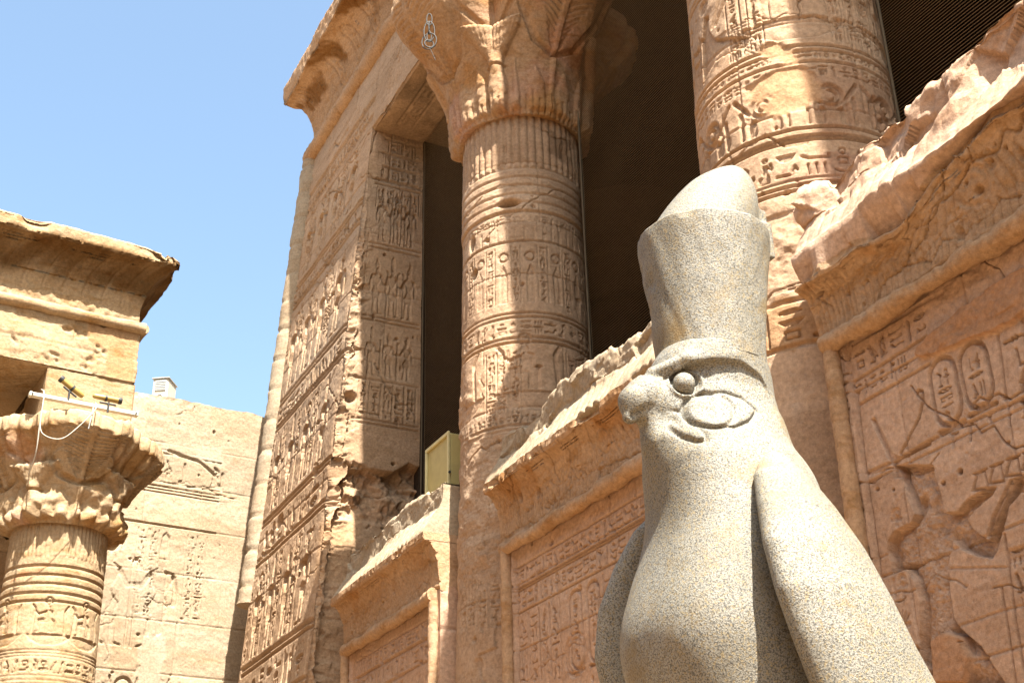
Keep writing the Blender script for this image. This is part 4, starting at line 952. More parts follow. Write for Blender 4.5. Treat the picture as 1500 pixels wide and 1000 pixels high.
def court_wall():
    x0, x1, Y = -14.0, 4.4, 5.15
    us = axis((x0, -1.5, 0.12), (-1.5, 3.6, 0.015), (3.6, x1, 0.05)); vs = axis((0, 4, 0.25), (4, 11.66, 0.0155))
    R = Relief(us, vs); U, V = R.U, R.V
    R.blocks([0, 0.95, 1.9, 2.85, 3.8, 4.75, 5.7, 6.6, 7.5, 8.35, 9.2, 10.0, 10.75, 11.9], 1.5, 500, 0.007, 0.02, 0.06)
    for z in (10.62, 10.55, 9.92, 9.86, 9.8, 9.2): R.stroke([(-3, z), (3.1, z)], 0.025, 0.025)
    text_row(R, -1.5, 3.0, 9.95, 10.5, 0.028, 501, False, 0.9, 0.09)
    rng = random.Random(4)
    for k, x in enumerate((0.3, 1.25, 2.2)): figure(R, x, 7.0, 1.75, k != 1, 0.04, k, 0.03)
    for x in (0.75, 0.95, 1.7, 1.9, 2.6, 2.78): text_col(R, x, x+0.17, 7.6, 9.1, 0.028, int(x*100), True, 0.9)
    for k, x in enumerate((0.6, 1.7, 2.5)): figure(R, x, 4.55, 1.8, k == 0, 0.04, 2-k, 0.03)
    for x in (0.0, 1.05, 1.25, 1.45, 2.1): text_col(R, x, x+0.18, 5.0, 6.4, 0.028, int(x*77)+5, True, 0.9)
    cracks(R, 22, 505, -1.5, 3.2, 4.2, 11.4, 0.018, 0.010); R.noise(1.2, 0.02, 5, 505); R.noise(0.12, 0.010, 4, 506)
    wr = ss(0.0, 0.4, fbm(U, V, 0.9, 4, 507)); R.h *= (1-0.6*wr)
    R.paint([(0.4, 10.7), (1.5, 10.6), (1.6, 11.55), (0.35, 11.5)], (1.03, 1.08, 1.15), 0.06, 0.9, 0.12)
    R.paint([(1.5, 10.55), (3.2, 10.5), (3.1, 10.9), (2.2, 10.85)], (1.03, 1.07, 1.12), 0.06, 0.8, 0.1)
    R.paint([(0.2, 6.0), (0.9, 6.0), (1.0, 6.8), (0.2, 6.7)], (0.98, 1.06, 1.16), 0.06, 0.9, 0.1); R.paint([(1.9, 6.4), (2.4, 6.3), (2.4, 7.3), (1.9, 7.3)], (1.0, 1.06, 1.14), 0.06, 0.9, 0.1)
    R.paint([(1.5, 5.2), (2.1, 5.15), (2.2, 5.7), (1.6, 5.75)], (0.75, 0.66, 0.60), 0.02, 0, 0.05)
    R.paint([(0.5, 4.6), (1.1, 4.6), (1.0, 5.3), (0.6, 5.2)], (0.86, 0.80, 0.70), 0.05, 0, 0.1)
    for l in ([(0.2, 11.0), (0.8, 10.75), (1.3, 10.68), (1.35, 10.5)], [(2.1, 10.62), (2.7, 10.5), (3.0, 10.3)], [(0.9, 4.75), (1.3, 4.85), (1.6, 4.7)]): R.groove(l, 0.05, 0.04)
    top = ss(11.5, 11.66, V); R.h -= top*0.05*np.abs(fbm(U, V, 0.3, 4, 508))
    dz = top*0.08*fbm(U, V*0, 0.5, 4, 509)
    P = np.stack([U, Y-R.h, V+dz], -1)
    m = Mesh(); m.grid(loc2w(P), R.t)
    back = P[-1:].copy(); b2 = back.copy(); b2[..., 1] = Y+1.2
    m.grid(loc2w(np.concatenate([back, b2], 0)))
    m.box((x0, Y+0.25, 0), (x1, Y+1.2, 11.5), 0, loc2w)
    m.box((2.72, Y+0.1, 0), (x1, Y+1.0, 11.62), 0.02, loc2w)
    o = m.build("court_wall", M_COURT); tag(o, "pale sunlit carved wall closing the court, between the side colonnade and the corner pier", "wall")
court_wall()

def colonnade_top():
    root = thing("colonnade_roof", w3(-3, 1, 9.4), "bright stone beam and flaring stained, shade-tinted cornice of the side colonnade at left", "entablature")
    pf = resample([(-1.15, 9.44), (-0.02, 9.44), (0, 9.46), (0, 10.22)], 0.02)
    path = [(0.0, 4.4), (0.0, 0.0), (-12.0, 0.0)]
    P, us, t = sweep_points(path, pf, [60, 700], -1); N = grid_normals(P); N = -N if N[-3, -100, 1] > 0 else N
    R = Relief(us, t); U, V = R.U, R.V
    R.blocks([1.14, 1.5, 1.93], 2.0, 601, 0.008, 0.02, 0.05)
    R.noise(0.35, 0.025, 5, 602); R.noise(0.08, 0.012, 4, 603); R.pits(0.16, 0.35, 0.03, 604)
    ch = np.exp(-((V-1.14)/0.10)**2); R.h -= ch*0.10*ss(0.0, 0.5, fbm(U, V, 0.5, 4, 605))*(U > 4.4+1.2)
    R.paint([(4.4+0.02, 1.15), (4.4+0.42, 1.15), (4.4+0.45, 1.6), (4.4+0.75, 1.62), (4.4+0.75, 1.95), (4.4, 1.95)], (1.0, 0.86, 0.74), 0.03, 0.95, 0.04)
    m = Mesh(); m.grid(loc2w(P+N*R.h[..., None]), R.t)
    m.box((-12, 1.12, 9.5), (-1.2, 4.4, 10.2), 0, loc2w)
    m.build("beam", M_COLON, root)
    mt = Mesh(); moulding(mt, w3(-12, -0.02, 10.30), w3(0.05, -0.02, 10.30), 0.085, 0.04, 611, 0, 0.18, 16); moulding(mt, w3(0.02, -0.05, 10.30), w3(0.02, 4.4, 10.30), 0.085, 0.1, 612, 0, 0.15, 12)
    mt.build("roll_moulding", M_COLON, root)
    pf = resample([(-0.03, 10.36), (-0.03, 10.56)]+cavetto(-0.03, 10.54, 0.38, 11.22)[1:]+[(0.40, 11.25), (0.40, 11.42), (0.35, 11.46), (-1.6, 11.50), (-4.4, 11.50)], 0.025)
    P, us, t = sweep_points(path, pf, [90, 800], -1); N = grid_normals(P); N = -N if N[3, -100, 1] > 0 else N
    R = Relief(us, t); U, V = R.U, R.V
    for k in range(40): R.stroke([(4.7+0.28*k, 0.25), (4.7+0.28*k, 1.1)], 0.03, 0.012)
    R.noise(0.5, 0.03, 5, 621); R.noise(0.09, 0.012, 4, 622)
    low = ss(0.30, 0.20, V+0.08*fbm(U, V, 0.4, 3, 623)); R.h += low*0.03*fbm(U, V, 0.10, 4, 624)
    lip = np.exp(-((V-1.22)/0.10)**2); R.h -= lip*0.07*ss(-0.2, 0.5, fbm(U, V*0.3, 0.5, 4, 625))
    R.h -= 0.16*np.exp(-(((U-4.4)/0.35)**4+((V-1.25)/0.25)**4))*(1+facets(U, V, 0.2, 628))
    st = ss(0.30, 0.6, V+0.12*fbm(U, V, 0.4, 4, 626))*ss(1.16, 1.08, V)*(0.65+0.5*fbm(U*2, V, 0.5, 4, 627)); R.t *= 1-np.clip(st*1.5, 0, 1)[..., None]*np.array([0.62, 0.70, 0.80])  # stained hollow; the lip's shade is also painted into the tint
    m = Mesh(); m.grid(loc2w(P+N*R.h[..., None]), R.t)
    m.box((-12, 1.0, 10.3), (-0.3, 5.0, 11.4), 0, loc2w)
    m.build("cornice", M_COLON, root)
colonnade_top()

def colonnade_column():
    lx, ly = -0.58, 0.72; cx, cy, _ = w3(lx, ly, 0); view = math.atan2(-cy, -cx)
    root = thing("column", (cx, cy, 0), "sunlit ringed column at lower left under the colonnade beam, with a broken overhanging capital", "column")
    prof = [(0, 0.80), (4.5, 0.70), (5.5, 0.675), (6.5, 0.645), (7.35, 0.625)]
    th = theta_axis(view, 1.7, 0.013/0.66); zs = axis((0, 4, 0.3), (4, 7.35, 0.0125)); R, r0, rz = column_grid(cx, cy, prof, th, zs, view); U, V = R.U, R.V
    k = ss(6.84, 6.87, V); R.h += k*0.02*(np.abs(np.sin(np.pi*U/0.062))**0.8-0.5)
    R.h += k*0.012*fbm(U*2, V*0.7, 0.12, 3, 630)
    for z in (6.72, 6.6, 6.48, 6.36, 6.25): R.groove([(-3, z), (3, z)], 0.035, 0.022)
    for z in (5.62, 5.58, 5.54, 5.30, 5.24, 5.19, 4.4): R.stroke([(-3, z), (3, z)], 0.018, 0.010)
    d = 0.026; text_row(R, -1.1, 1.1, 5.31, 5.52, d, 640, False)
    for u in (-0.62, 0.02, 0.55): bark_scene(R, u, 5.68, 0.5, d)
    for q in range(12): text_col(R, -0.95+0.17*q, -0.80+0.17*q, 4.42, 5.15, d, 650+q, True, 0.9)
    R.noise(0.6, 0.010, 5, 631); R.noise(0.08, 0.004, 3, 632); wr = ss(0.1, 0.5, fbm(U, V, 0.5, 4, 633)); R.h *= 1-0.4*wr
    R.paint([(-0.7, 6.5), (-0.2, 6.62), (0.0, 6.74), (-0.5, 6.74)], (1.02, 0.84, 0.74), 0.03, 0, 0.05)
    m = Mesh(); wrap_column(m, cx, cy, R, r0, rz, view); m.build("shaft", M_COLON, root)
    capital_mesh(cx, cy, 7.28, 0.63, 1.22, view, 1.9, 0.014, 0.012, 1.62, 0.24, math.pi+PH, 23, M_COLON, root, True)
    ab = Mesh(); ab.box((lx-0.62, ly-0.70, 8.55), (lx+0.60, ly+0.6, 9.45), 0.02, loc2w); ab.build("abacus", M_COLON, root)
    mm = []
    return cx, cy
ccx, ccy = colonnade_column()
# a second column of the row, out of frame to the left, keeps the beam carried
def colonnade_back():
    m = Mesh(); m.box((-12, 1.14, 0.0), (-11.4, 4.9, 9.4), 0, loc2w); o = m.build("end_wall", M_COLON); tag(o, "shaded cross wall inside the colonnade at far left", "wall")
colonnade_back()

def court_rest():
    m = Mesh(); m.box((-36, -26, 0), (-33, 27, 26)); tag(m.build("gate_tower", M_PIER), "high sandstone gate tower closing the far end of the court behind the camera", "tower")
    m = Mesh(); m.box((-33, -27, 0), (8.5, -25, 12)); tag(m.build("court_wall", M_COURT), "long sandstone wall closing the court on the side behind the camera", "wall")
court_rest()

# ------------------------------------------------------------------ lamps, boxes, chain
def small_things():
    # long white lamp housing across the capital, in front of the beam
    a = np.array(w3(-1.42, -0.12, 8.93)); b = np.array(w3(0.06, -0.12, 8.93))
    root = thing("strip_light", tuple(0.5*(a+b)), "long white strip light lying across the broken capital of the sunlit column", "lamp")
    d = (b-a)/np.linalg.norm(b-a); n = np.array([-d[1], d[0], 0])
    def bx(m, s0, s1, o0, o1, z0, z1, bev=0.01): m.box((s0, o0, z0), (s1, o1, z1), bev, lambda c: a+c[:, :1]*d+c[:, 1:2]*n+c[:, 2:]*np.array([0, 0, 1.0]))
    L = np.linalg.norm(b-a); m = Mesh(); bx(m, 0.03, L-0.03, -0.04, 0.04, -0.03, 0.03); m.build("housing", M_WHITE, root)
    for e in (0, L-0.04): m = Mesh(); bx(m, e, e+0.04, -0.045, 0.045, -0.036, 0.036); m.build("end_cap", M_CREAM, root)
    for e in (0.03, L-0.05): m = Mesh(); m.tube([a+d*(e+0.01)-n*0.06, a+d*(e+0.01)-n*0.048], 0.012, 8); m.build("screw", M_BLACK, root)
    # two yellow spotlights on the rim
    for k, (lx, dz, tilt, lab) in enumerate(((-0.98, 8.93, 0.55, "small yellow spotlight tilted upward, left of the pair on the broken capital"), (-0.45, 8.86, 0.0, "small yellow spotlight lying level, right of the pair on the broken capital"))):
        c = np.array(w3(lx, -0.50, dz+0.06)); t = thing("spotlight", tuple(c-np.array([0, 0, 0.08])), lab, "lamp", "spotlights on the capital")
        ax = np.array([-ca*math.cos(tilt)*(1 if k == 0 else -1), -sa*(1 if k == 0 else -1), math.sin(tilt)]); ax /= np.linalg.norm(ax)
        m = Mesh(); m.tube([c-ax*0.22, c-ax*0.2, c-ax*0.05, c+ax*0.12], [0.02, 0.035, 0.04, 0.042], 14); m.build("lamp_body", M_YEL, t)
        m = Mesh(); m.tube([c+ax*0.12, c+ax*0.15, c+ax*0.17], [0.048, 0.05, 0.046], 14); m.build("hood", M_BLACK, t)
        m = Mesh(); m.tube([c-ax*0.06, c-ax*0.03], [0.046, 0.046], 14); m.build("clamp_ring", M_BLACK, t)
        m = Mesh(); m.tube([c+np.array([0, 0, -0.05]), c+np.array([0, 0, -0.2])], 0.014, 8); m.tube([c-ax*0.12+np.array([0, 0, -0.075]), c+ax*0.1+np.array([0, 0, -0.075])], 0.014, 8); m.build("bracket", M_BLACK, t)
    # cables looped over the capital
    def cable(name, pts, r, mat, lab):
        pts = np.array([w3(*p) for p in pts]); n = len(pts); x = np.linspace(0, n-1, n*8); out = []
        for i in x:                   # Catmull-Rom
            k = min(int(i), n-2); f = i-k; p0, p1, p2, p3 = pts[max(k-1, 0)], pts[k], pts[k+1], pts[min(k+2, n-1)]
            out.append(0.5*((2*p1)+(-p0+p2)*f+(2*p0-5*p1+4*p2-p3)*f*f+(-p0+3*p1-3*p2+p3)*f**3))
        m = Mesh(); m.tube(out, r, 6); tag(m.build(name, mat), lab, "cable", "cables on the capital")
    cable("cable", [(-1.30, -0.30, 8.95), (-1.32, -0.62, 8.75), (-1.32, -0.64, 8.3), (-1.30, -0.55, 7.95), (-1.30, -0.30, 7.75)], 0.009, M_WHITE, "straight white cable hanging down the left of the broken capital")
    cable("cable", [(-0.62, -0.46, 8.85), (-0.66, -0.72, 8.65), (-0.85, -0.74, 8.35), (-1.05, -0.70, 8.15), (-1.28, -0.66, 8.2), (-1.33, -0.64, 8.45)], 0.007, M_WHITE, "thin white cable looping diagonally across the broken capital")
    cable("cable", [(-0.64, -0.50, 8.8), (-0.70, -0.72, 8.55), (-0.72, -0.72, 8.35)], 0.008, M_GREY, "short grey cable end dangling under the right spotlight")
    # pale metal box on top of the court wall
    c0 = w3(1.78, 5.55, 11.62); t = thing("loudspeaker_box", c0, "small white box with a grey louvre standing on top of the pale court wall", "box")
    ang_ = math.radians(33); e1 = np.array([math.cos(ang_), math.sin(ang_)*-1+0.0, 0]); e2 = np.array([-e1[1], e1[0], 0])
    xf_ = lambda c: np.array(c0)+c[:, :1]*e1+c[:, 1:2]*e2+c[:, 2:]*np.array([0, 0, 1.0])
    m = Mesh(); m.box((0, 0, 0), (0.30, 0.42, 0.52), 0.012, xf_); m.build("case", M_CREAM, t)
    m = Mesh(); m.box((-0.02, -0.03, 0.525), (0.32, 0.44, 0.545), 0.004, xf_); m.build("lid", M_GREY, t)
    m = Mesh(); m.box((0.05, -0.012, 0.27), (0.26, -0.002, 0.49), 0.003, xf_)
    for k in range(6): m.box((0.055, -0.02, 0.285+0.034*k), (0.255, -0.012, 0.300+0.034*k), 0, xf_)
    m.build("louvre", M_GREY, t)
    m = Mesh(); th = np.linspace(0, 2*math.pi, 22); m.tube(xf_(np.stack([0.155+0.06*np.cos(th), -0.006+0*th, 0.14+0.06*np.sin(th)], 1)), 0.007, 6, False); m.build("speaker_ring", M_GREY, t)
    m = Mesh(); m.box((-0.008, 0.16, 0.25), (-0.002, 0.29, 0.38), 0.002, xf_); m.build("sticker", M_YEL, t)
    m = Mesh(); m.box((-0.008, 0.14, 0.17), (-0.002, 0.30, 0.195), 0.001, xf_); m.build("nameplate", M_BLACK, t)
    # olive box standing behind the far-left screen wall
    base = np.array([6.40, 14.31, 7.12]); t = thing("floodlight_box", tuple(base), "olive green metal box standing on the far-left screen wall beside the middle column", "box")
    m = Mesh(); m.box(base, base+np.array([0.42, 0.73, 0.95]), 0.02); m.build("case", M_OLIVE, t)
    m = Mesh(); q = base
    for lo, hi in (((-0.03, -0.01, 0.92), (0.0, 0.74, 0.965)), ((-0.03, -0.01, 0), (0.0, 0.03, 0.92)), ((-0.03, 0.70, 0), (0.0, 0.74, 0.92))): m.box(q+np.array(lo), q+np.array(hi), 0.005)
    m.build("front_frame", M_OLIVE2, t)
    m = Mesh(); m.box(q+np.array((0.20, -0.012, 0.58)), q+np.array((0.36, -0.002, 0.86)), 0.003); m.build("handle_recess", M_BLACK, t)
    m = Mesh(); m.tube([q+np.array((0.18, -0.015, 0.56)), q+np.array((0.18, -0.03, 0.6)), q+np.array((0.18, -0.03, 0.84)), q+np.array((0.18, -0.015, 0.88))], 0.012, 6); m.build("handle", M_OLIVE2, t)
    m = Mesh(); m.tube([q+np.array((-0.012, -0.012, 0.40)), q+np.array((-0.012, -0.028, 0.40))], 0.018, 8); m.build("lock", M_BLACK, t)
    # chain hanging from the great capital
    r = ray(629, 24); s_ = 12.72/r[1]; top = EYE+r*s_
    t = thing("chain", tuple(top), "short steel chain with rings hanging from the big leaf capital", "chain")
    def ring(cz, w, h, rot, rr=0.008):
        th = np.linspace(0, 2*math.pi, 25); m = Mesh(); c = top+np.array([0, 0, -cz])
        pts = np.stack([w*np.cos(th)*math.cos(rot), w*np.cos(th)*math.sin(rot), h*np.sin(th)], 1)+c; m.tube(pts, rr, 6, False); m.build("link", M_STEEL, t)
    ring(0.06, 0.035, 0.10, -0.5); ring(0.20, 0.035, 0.10, 1.0); ring(0.26, 0.07, 0.17, -0.5, 0.008); ring(0.34, 0.03, 0.08, -0.5); ring(0.42, 0.10, 0.13, -0.7, 0.008); ring(0.46, 0.06, 0.06, -0.2, 0.009)
    m = Mesh(); m.tube([top+np.array(v) for v in ((0, 0, -0.5), (0.02, -0.02, -0.58), (0.05, -0.04, -0.68), (0.07, -0.05, -0.74))], 0.004, 5); m.build("wire", M_STEEL, t)
    # rounded black thing on the cornice edge at far left
    c = np.array(w3(-2.92, -0.22, 11.50)); th = np.linspace(0, math.pi, 11); m = Mesh(); m.tube([c+np.array((0.09*math.cos(a), 0.02, 0.13*math.sin(a)-0.02)) for a in th], 0.03, 8)
    tag(m.build("cable_loop", M_BLACK), "black cable loop standing on the colonnade cornice at the far left edge", "cable")
small_things()

# ------------------------------------------------------------------ granite falcon
def surface_nets(F, xs, ys, zs):
    I = F < 0; c = [I[a:I.shape[0]-1+a, b:I.shape[1]-1+b, d:I.shape[2]-1+d] for a in (0, 1) for b in (0, 1) for d in (0, 1)]
    allin = np.logical_and.reduce(c); anyin = np.logical_or.reduce(c); act = anyin & ~allin
    idx = np.argwhere(act); ids = np.full(act.shape, -1, np.int64); ids[act] = np.arange(len(idx))
    i, j, k = idx.T; acc = np.zeros((len(idx), 3)); cnt = np.zeros(len(idx))
    X = [xs, ys, zs]
    for ax in range(3):
        o1, o2 = [a for a in range(3) if a != ax]
        for p in (0, 1):
            for q in (0, 1):
                s0 = [i.copy(), j.copy(), k.copy()]; s0[o1] += p; s0[o2] += q; s1 = [a.copy() for a in s0]; s1[ax] += 1
                f0 = F[tuple(s0)]; f1 = F[tuple(s1)]; cr = (f0 < 0) != (f1 < 0); t = np.where(cr, f0/(f0-f1+1e-12), 0)
                pt = np.stack([X[a][s0[a]] for a in range(3)], 1).astype(float); pt[:, ax] += t*(X[ax][s1[ax]]-X[ax][s0[ax]])
                acc += pt*cr[:, None]; cnt += cr
    V = acc/cnt[:, None]; quads = []
    for ax in range(3):
        o1, o2 = (ax+1) % 3, (ax+2) % 3; sl0 = [slice(None)]*3; sl1 = [slice(None)]*3; sl0[ax] = slice(0, -1); sl1[ax] = slice(1, None)
        a0, a1 = I[tuple(sl0)], I[tuple(sl1)]; e = np.argwhere(a0 != a1)
        e = e[(e[:, o1] > 0) & (e[:, o2] > 0) & (e[:, o1] < F.shape[o1]-1) & (e[:, o2] < F.shape[o2]-1)]
        def cell(d1, d2):
            x = e.copy(); x[:, o1] -= d1; x[:, o2] -= d2; return ids[tuple(x.T)]
        q = np.stack([cell(1, 1), cell(0, 1), cell(0, 0), cell(1, 0)], 1); s = a0[tuple(e.T)]
        q[~s] = q[~s][:, ::-1]; quads.append(q)
    return V, np.concatenate(quads)
def smin(a, b, k):
    h = np.clip(0.5+0.5*(b-a)/k, 0, 1); return b*(1-h)+a*h-k*h*(1-h)
def smax(a, b, k): return -smin(-a, -b, k)

SC = np.array([2.14, 2.894])            # the statue's axis on the ground; it faces -X, its left side is towards -Y
def to_world(V):
    return np.stack([SC[0]-V[:, 0], SC[1]-V[:, 1], V[:, 2]], 1)
def falcon():
    root = thing("falcon_statue", (SC[0], SC[1], 0), "large grey granite falcon statue wearing a tall crown, in the foreground right", "statue")
    f4 = np.float32
    def head_body(xs, ys, zs, head):
     xs, ys, zs = [np.asarray(v) for v in (xs, ys, zs)]
     A, Lr, Z = [g_.astype(f4) for g_ in np.meshgrid(xs, ys, zs, indexing='ij', sparse=True)]
     sec = np.array([(0.4, -.50, .22, .20), (0.9, -.46, .26, .23), (1.3, -.33, .34, .27), (1.7, -.20, .37, .30), (2.0, -.15, .33, .30), (2.2, -.10, .328, .30), (2.33, -.062, .338, .302), (2.42, -.055, .352, .305), (2.5, -.055, .342, .30), (2.585, -.055, .31, .29), (2.72, -.055, .263, .265), (2.82, -.035, .24, .235), (2.87, -.033, .252, .226), (2.93, -.022, .25, .21), (2.97, .008, .240, .197), (3.0, .010, .238, .188), (3.04, .014, .236, .180), (3.075, .014, .228, .172), (3.10, .012, .213, .165), (3.15, .008, .200, .158), (3.21, .004, .192, .160), (3.245, .003, .182, .162), (3.272, .0, .168, .162), (3.295, .0, .15, .14), (3.36, .0, .05, .05)])
     z1 = zs; zu = np.arange(0.2, 3.5, 0.005); kern = np.hanning(37); kern /= kern.sum(); soft = ss(3.05, 2.90, zu)   # rounded breast, crisper head
     def prof_(i):
         r = np.interp(zu, sec[:, 0], sec[:, i]); q = np.convolve(np.pad(r, 18, mode='edge'), kern, mode='valid'); return np.interp(z1, zu, r*(1-soft)+q*soft).astype(f4)[None, None]
     ac, La, Ll = prof_(1), prof_(2), prof_(3)
     pw = np.interp(z1, [2.0, 2.62, 2.95], [2.7, 2.7, 2.0]).astype(f4)[None, None]
     F = ((np.abs((A-ac)/La)**pw+np.abs(Lr/Ll)**pw)**(1/pw)-1)*np.minimum(La, Ll)
     if not head: return surface_nets(F.astype(f4), xs, ys, zs)
     # work on the head only where it matters
     F = F.astype(f4)
     hz = 0
     Fh = F[:, :, hz:]
     Zs = Z[:, :, hz:]
     Z = Zs
     def cap(p, q, r0, r1, Z=Zs):
         p = np.array(p, f4); q = np.array(q, f4); d = q-p; L2 = float(d.dot(d))
         t = np.clip(((A-p[0])*d[0]+(Lr-p[1])*d[1]+(Z-p[2])*d[2])/L2, 0, 1)
         return np.sqrt((A-p[0]-t*d[0])**2+(Lr-p[1]-t*d[1])**2+(Z-p[2]-t*d[2])**2)-(r0+(r1-r0)*t)
     AL = np.abs(Lr)
     def capm(p, q, r0, r1):           # mirrored pair
         p = np.array(p, f4); q = np.array(q, f4); d = q-p; L2 = float(d.dot(d))
         t = np.clip(((A-p[0])*d[0]+(AL-p[1])*d[1]+(Zs-p[2])*d[2])/L2, 0, 1)
         return np.sqrt((A-p[0]-t*d[0])**2+(AL-p[1]-t*d[1])**2+(Zs-p[2]-t*d[2])**2)-(r0+(r1-r0)*t)
     # beak
     # face: set back under the brow, whose lower edge runs from the beak over the eye
     zb = np.interp(xs, [-.14, -.07, 0.0, .08, .15, .19, .23], [3.11, 3.182, 3.208, 3.210, 3.200, 3.176, 3.14]).astype(f4)[:, None, None]
     dep = np.interp(xs, [-.13, -.06, .0, .06, .13, .19, .24], [0, .009, .016, .022, .032, .036, .008]).astype(f4)[:, None, None]
     Fh = Fh+dep*ss(0.02, 0.05, AL)*ss(0.0, 0.010, zb-Zs)*ss(2.90, 3.05, Zs+0*A)
     bk = smin(cap((.15, 0, 3.105), (.235, 0, 3.116), .082, .058), cap((.235, 0, 3.114), (.268, 0, 3.096), .060, .050), .02)
     bk = smin(bk, cap((.274, 0, 3.090), (.292, 0, 3.046), .043, .021), .015)
     Fh = smin(Fh, bk, .032)
     br = smin(capm((.225, .030, 3.182), (.15, .096, 3.214), .018, .016), capm((.15, .096, 3.214), (.02, .148, 3.226), .016, .012), .015)
     Fh = smin(Fh, br, .016)
     er = np.sqrt((A-.152)**2+(Zs-3.141)**2); Fh = Fh-.008*ss(0.02, 0.05, AL)*np.exp(-((er-.043)/.0055)**2)+.008*ss(0.02, 0.05, AL)*np.exp(-((er-.032)/.006)**2)
     # cheek markings: raised plate with a disc, a tail behind and a streak below
     side = ss(0.05, 0.085, AL)
     def reg(pts):
         a2, z2 = np.meshgrid(xs, zs[hz:], indexing='ij'); i = Relief.inside(pts, a2, z2); d = Relief.dist(pts, a2, z2, True); return np.where(i, d, -d).astype(f4)[:, None, :]
     circ = [(.108+.058*math.cos(a), 3.046+.058*math.sin(a)) for a in np.linspace(0, 2*math.pi, 25)[:-1]]
     disc = reg(circ); tail = reg([(.13, 3.10), (.06, 3.105), (.01, 3.09), (-.026, 3.058), (.005, 3.02), (.06, 2.99), (.10, 2.992)]); strk = reg([(.225, 3.06), (.21, 3.01), (.185, 2.965), (.165, 2.945), (.147, 2.945), (.145, 2.968), (.165, 3.01), (.175, 3.05)])
     plate = np.maximum(np.maximum(disc, tail), strk)
     Fh = Fh-side*(.005*ss(-.002, .005, plate)-.007*np.exp(-(disc/.0055)**2)-.008*np.exp(-((plate+.003)/.006)**2))
     # mouth groove
     mg = capm((.296, .018, 3.040), (.252, .048, 3.066), .006, .006); mg = np.minimum(mg, capm((.252, .048, 3.066), (.215, .085, 3.062), .006, .006)); mg = np.minimum(mg, capm((.215, .085, 3.062), (.195, .11, 3.035), .006, .006)); Fh = smax(Fh, -mg, .010)
     F[:, :, hz:] = Fh
     return surface_nets(F, xs, ys, zs)
    m = Mesh()
    for args in ((axis((-0.85, 0.42, 0.009)), axis((-0.40, 0.42, 0.009)), axis((0.45, 2.1, 0.03), (2.1, 2.866, 0.012)), False), (axis((-0.34, 0.33, 0.0042)), axis((-0.28, -0.1, 0.009), (-0.1, 0.28, 0.0042)), axis((2.854, 3.36, 0.0042)), True)):
        Vv, Q = head_body(*args); nz = 0.0022*fbm(Vv[:, 0]*1.3+Vv[:, 1], Vv[:, 2], 0.12, 4, 900)
        Vv[:, 1] += nz; Vv[:, 0] += nz; m.raw(to_world(Vv), Q, None, True)
    m.build("body", M_GRAN, root)
    # wings
    wx = axis((-0.75, 0.3, 0.01)); wy = axis((0.05, 0.55, 0.01)); wz = axis((0.9, 2.1, 0.025), (2.1, 2.95, 0.01))
    A2, L2_, Z2 = [g_.astype(f4) for g_ in np.meshgrid(wx, wy, wz, indexing='ij', sparse=True)]
    tz = np.array([(0.9, -.62, .06, .20, .05), (1.3, -.48, .17, .28, .065), (1.7, -.31, .225, .36, .075), (2.0, -.20, .215, .395, .078), (2.2, -.125, .195, .402, .076), (2.35, -.06, .18, .400, .074), (2.47, -.022, .172, .392, .072), (2.6, -.004, .154, .362, .066), (2.72, -.002, .120, .315, .060), (2.82, -.008, .085, .262, .052), (2.90, -.03, .035, .205, .036), (2.95, -.04, .004, .16, .004)])
    c_, w_, o_, t_ = [np.interp(wz, tz[:, 0], tz[:, i]).astype(f4)[None, None] for i in (1, 2, 3, 4)]
    W_ = ((np.abs((A2-c_)/w_)**2.1+np.abs((L2_-o_)/t_)**2.1)**(1/2.1)-1)*.06
    Vw, Qw = surface_nets(W_, wx, wy, wz)
    for sgn in (1, -1):
        V3 = Vw.copy(); V3[:, 0] += 0.045*(sgn < 0); V3[:, 1] *= sgn*(1.06 if sgn < 0 else 1); m = Mesh(); m.raw(to_world(V3), Qw if sgn == 1 else Qw[:, ::-1], None, True); m.build("wing", M_GRAN, root)
    # eyes
    for sgn in (1, -1):
        c = to_world(np.array([[.152, .0765*sgn, 3.143]]))[0]; th = np.linspace(0, 2*math.pi, 24, endpoint=False); ph = np.linspace(-math.pi/2, math.pi/2, 14); TH, PHH = np.meshgrid(th, ph)
        m = Mesh(); m.grid(c+0.032*np.stack([np.cos(TH)*np.cos(PHH), np.sin(TH)*np.cos(PHH), np.sin(PHH)], -1), wrap=True); m.build("eye", M_GRAN, root)
    # crown: flaring cup, bulb rising out of it, stump of the back plate
    th = np.linspace(0, 2*math.pi, 120, endpoint=False)
    pr = [(3.24, .163), (3.30, .165), (3.40, .174), (3.51, .186), (3.61, .198), (3.665, .205), (3.685, .206), (3.693, .200), (3.691, .187), (3.62, .12)]
    pr = resample(pr, 0.006); TH, K = np.meshgrid(th, np.arange(len(pr))); rr = pr[:, 1][:, None]+0.004*fbm(np.cos(TH)*.5, np.sin(TH)*.5+pr[:, 0][:, None], .08, 4, 910)
    zz = pr[:, 0][:, None]+0*TH; lean = -(zz-3.24)*0.035
    zz = zz+ss(3.4, 3.69, zz)*(0.004*np.cos(TH)+0.006*fbm(np.cos(TH)*.6, np.sin(TH)*.6, .2, 3, 911))
    ch = 0.0
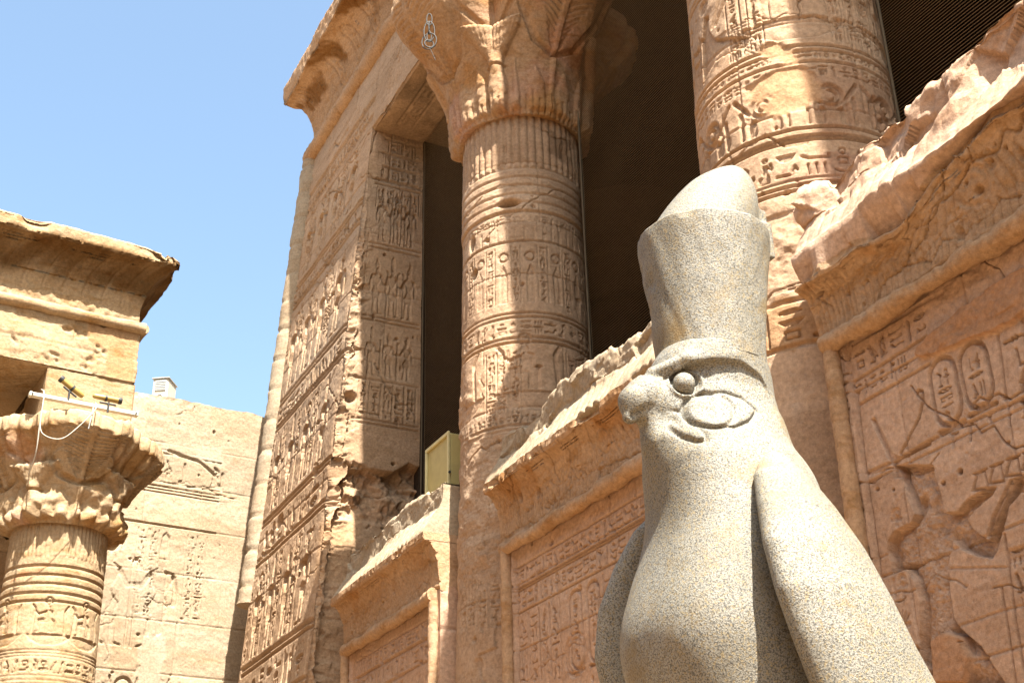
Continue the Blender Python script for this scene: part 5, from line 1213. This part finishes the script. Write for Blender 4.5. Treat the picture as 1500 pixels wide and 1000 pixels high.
    for (t0, z0, rad, dp) in ((-0.55, 3.60, .02, .010), (-0.75, 3.50, .025, .010), (-0.62, 3.44, .035, .012), (-0.95, 3.56, .02, .008), (-0.2, 3.52, .03, .008), (-1.5, 3.47, .025, .010), (-1.2, 3.39, .02, .007)):
        ch = ch+dp*np.exp(-((((TH+math.pi) % (2*math.pi)-math.pi-t0)*.19)**2+(pr[:, 0][:, None]-z0)**2)/rad**2)*(1+0.8*fbm(TH*.2, zz, .02, 2, 914))
    rr = rr-ch-0.006*ss(3.655, 3.69, pr[:, 0])[:, None]*ss(0.25, 0.6, fbm(np.cos(TH), np.sin(TH), .25, 4, 915))
    V = np.stack([-0.005+lean+rr*np.cos(TH), rr*np.sin(TH), zz], -1)
    stn = ss(-0.1, 0.4, fbm(np.cos(TH)*.4, zz+0*TH, .25, 4, 912))*ss(0.3, 0.9, np.cos(TH+0.15)); CT = 1-stn[..., None]*np.array([0.15, 0.32, 0.62])
    m = Mesh(); m.grid(to_world(V.reshape(-1, 3)).reshape(V.shape), CT, wrap=True); crown = m.build("crown", M_GRAN, root)
    bx = axis((-0.26, 0.2, 0.007)); by = axis((-0.2, 0.2, 0.007)); bz = axis((3.62, 4.04, 0.007)); A3, L3, Z3 = [g_.astype(f4) for g_ in np.meshgrid(bx, by, bz, indexing='ij', sparse=True)]
    B = (np.sqrt(((A3-.030+.45*np.maximum(Z3-3.6, .06))/.178)**2+(L3/.165)**2+((Z3-3.60)/.40)**2)-1)*.15
    B = smax(B, (-(A3+.172)*.93+(Z3-3.93)*.36-0.08*L3), .005); B = smax(B, (A3+.13)*0.45+(Z3-3.985)*0.9, .01)
    
    pl = np.maximum(np.maximum(np.abs(A3+.190)-.032, np.abs(L3)-.085), np.abs(Z3-3.70)-.115)-.004+0.10*np.maximum(L3, 0)*(Z3 > 3.76)
    B = smin(B, pl, .01); B = np.maximum(B, 3.635-Z3)
    Vb, Qb = surface_nets(B, bx, by, bz); m = Mesh(); m.raw(to_world(Vb), Qb, None, True); m.build("crown_bulb", M_GRAN, crown)
    # pedestal
    m = Mesh(); m.box((SC[0]-0.45, SC[1]-0.5, 0.0), (SC[0]+1.0, SC[1]+0.5, 0.5), 0.02); m.build("base", M_GRAN, root)
falcon()
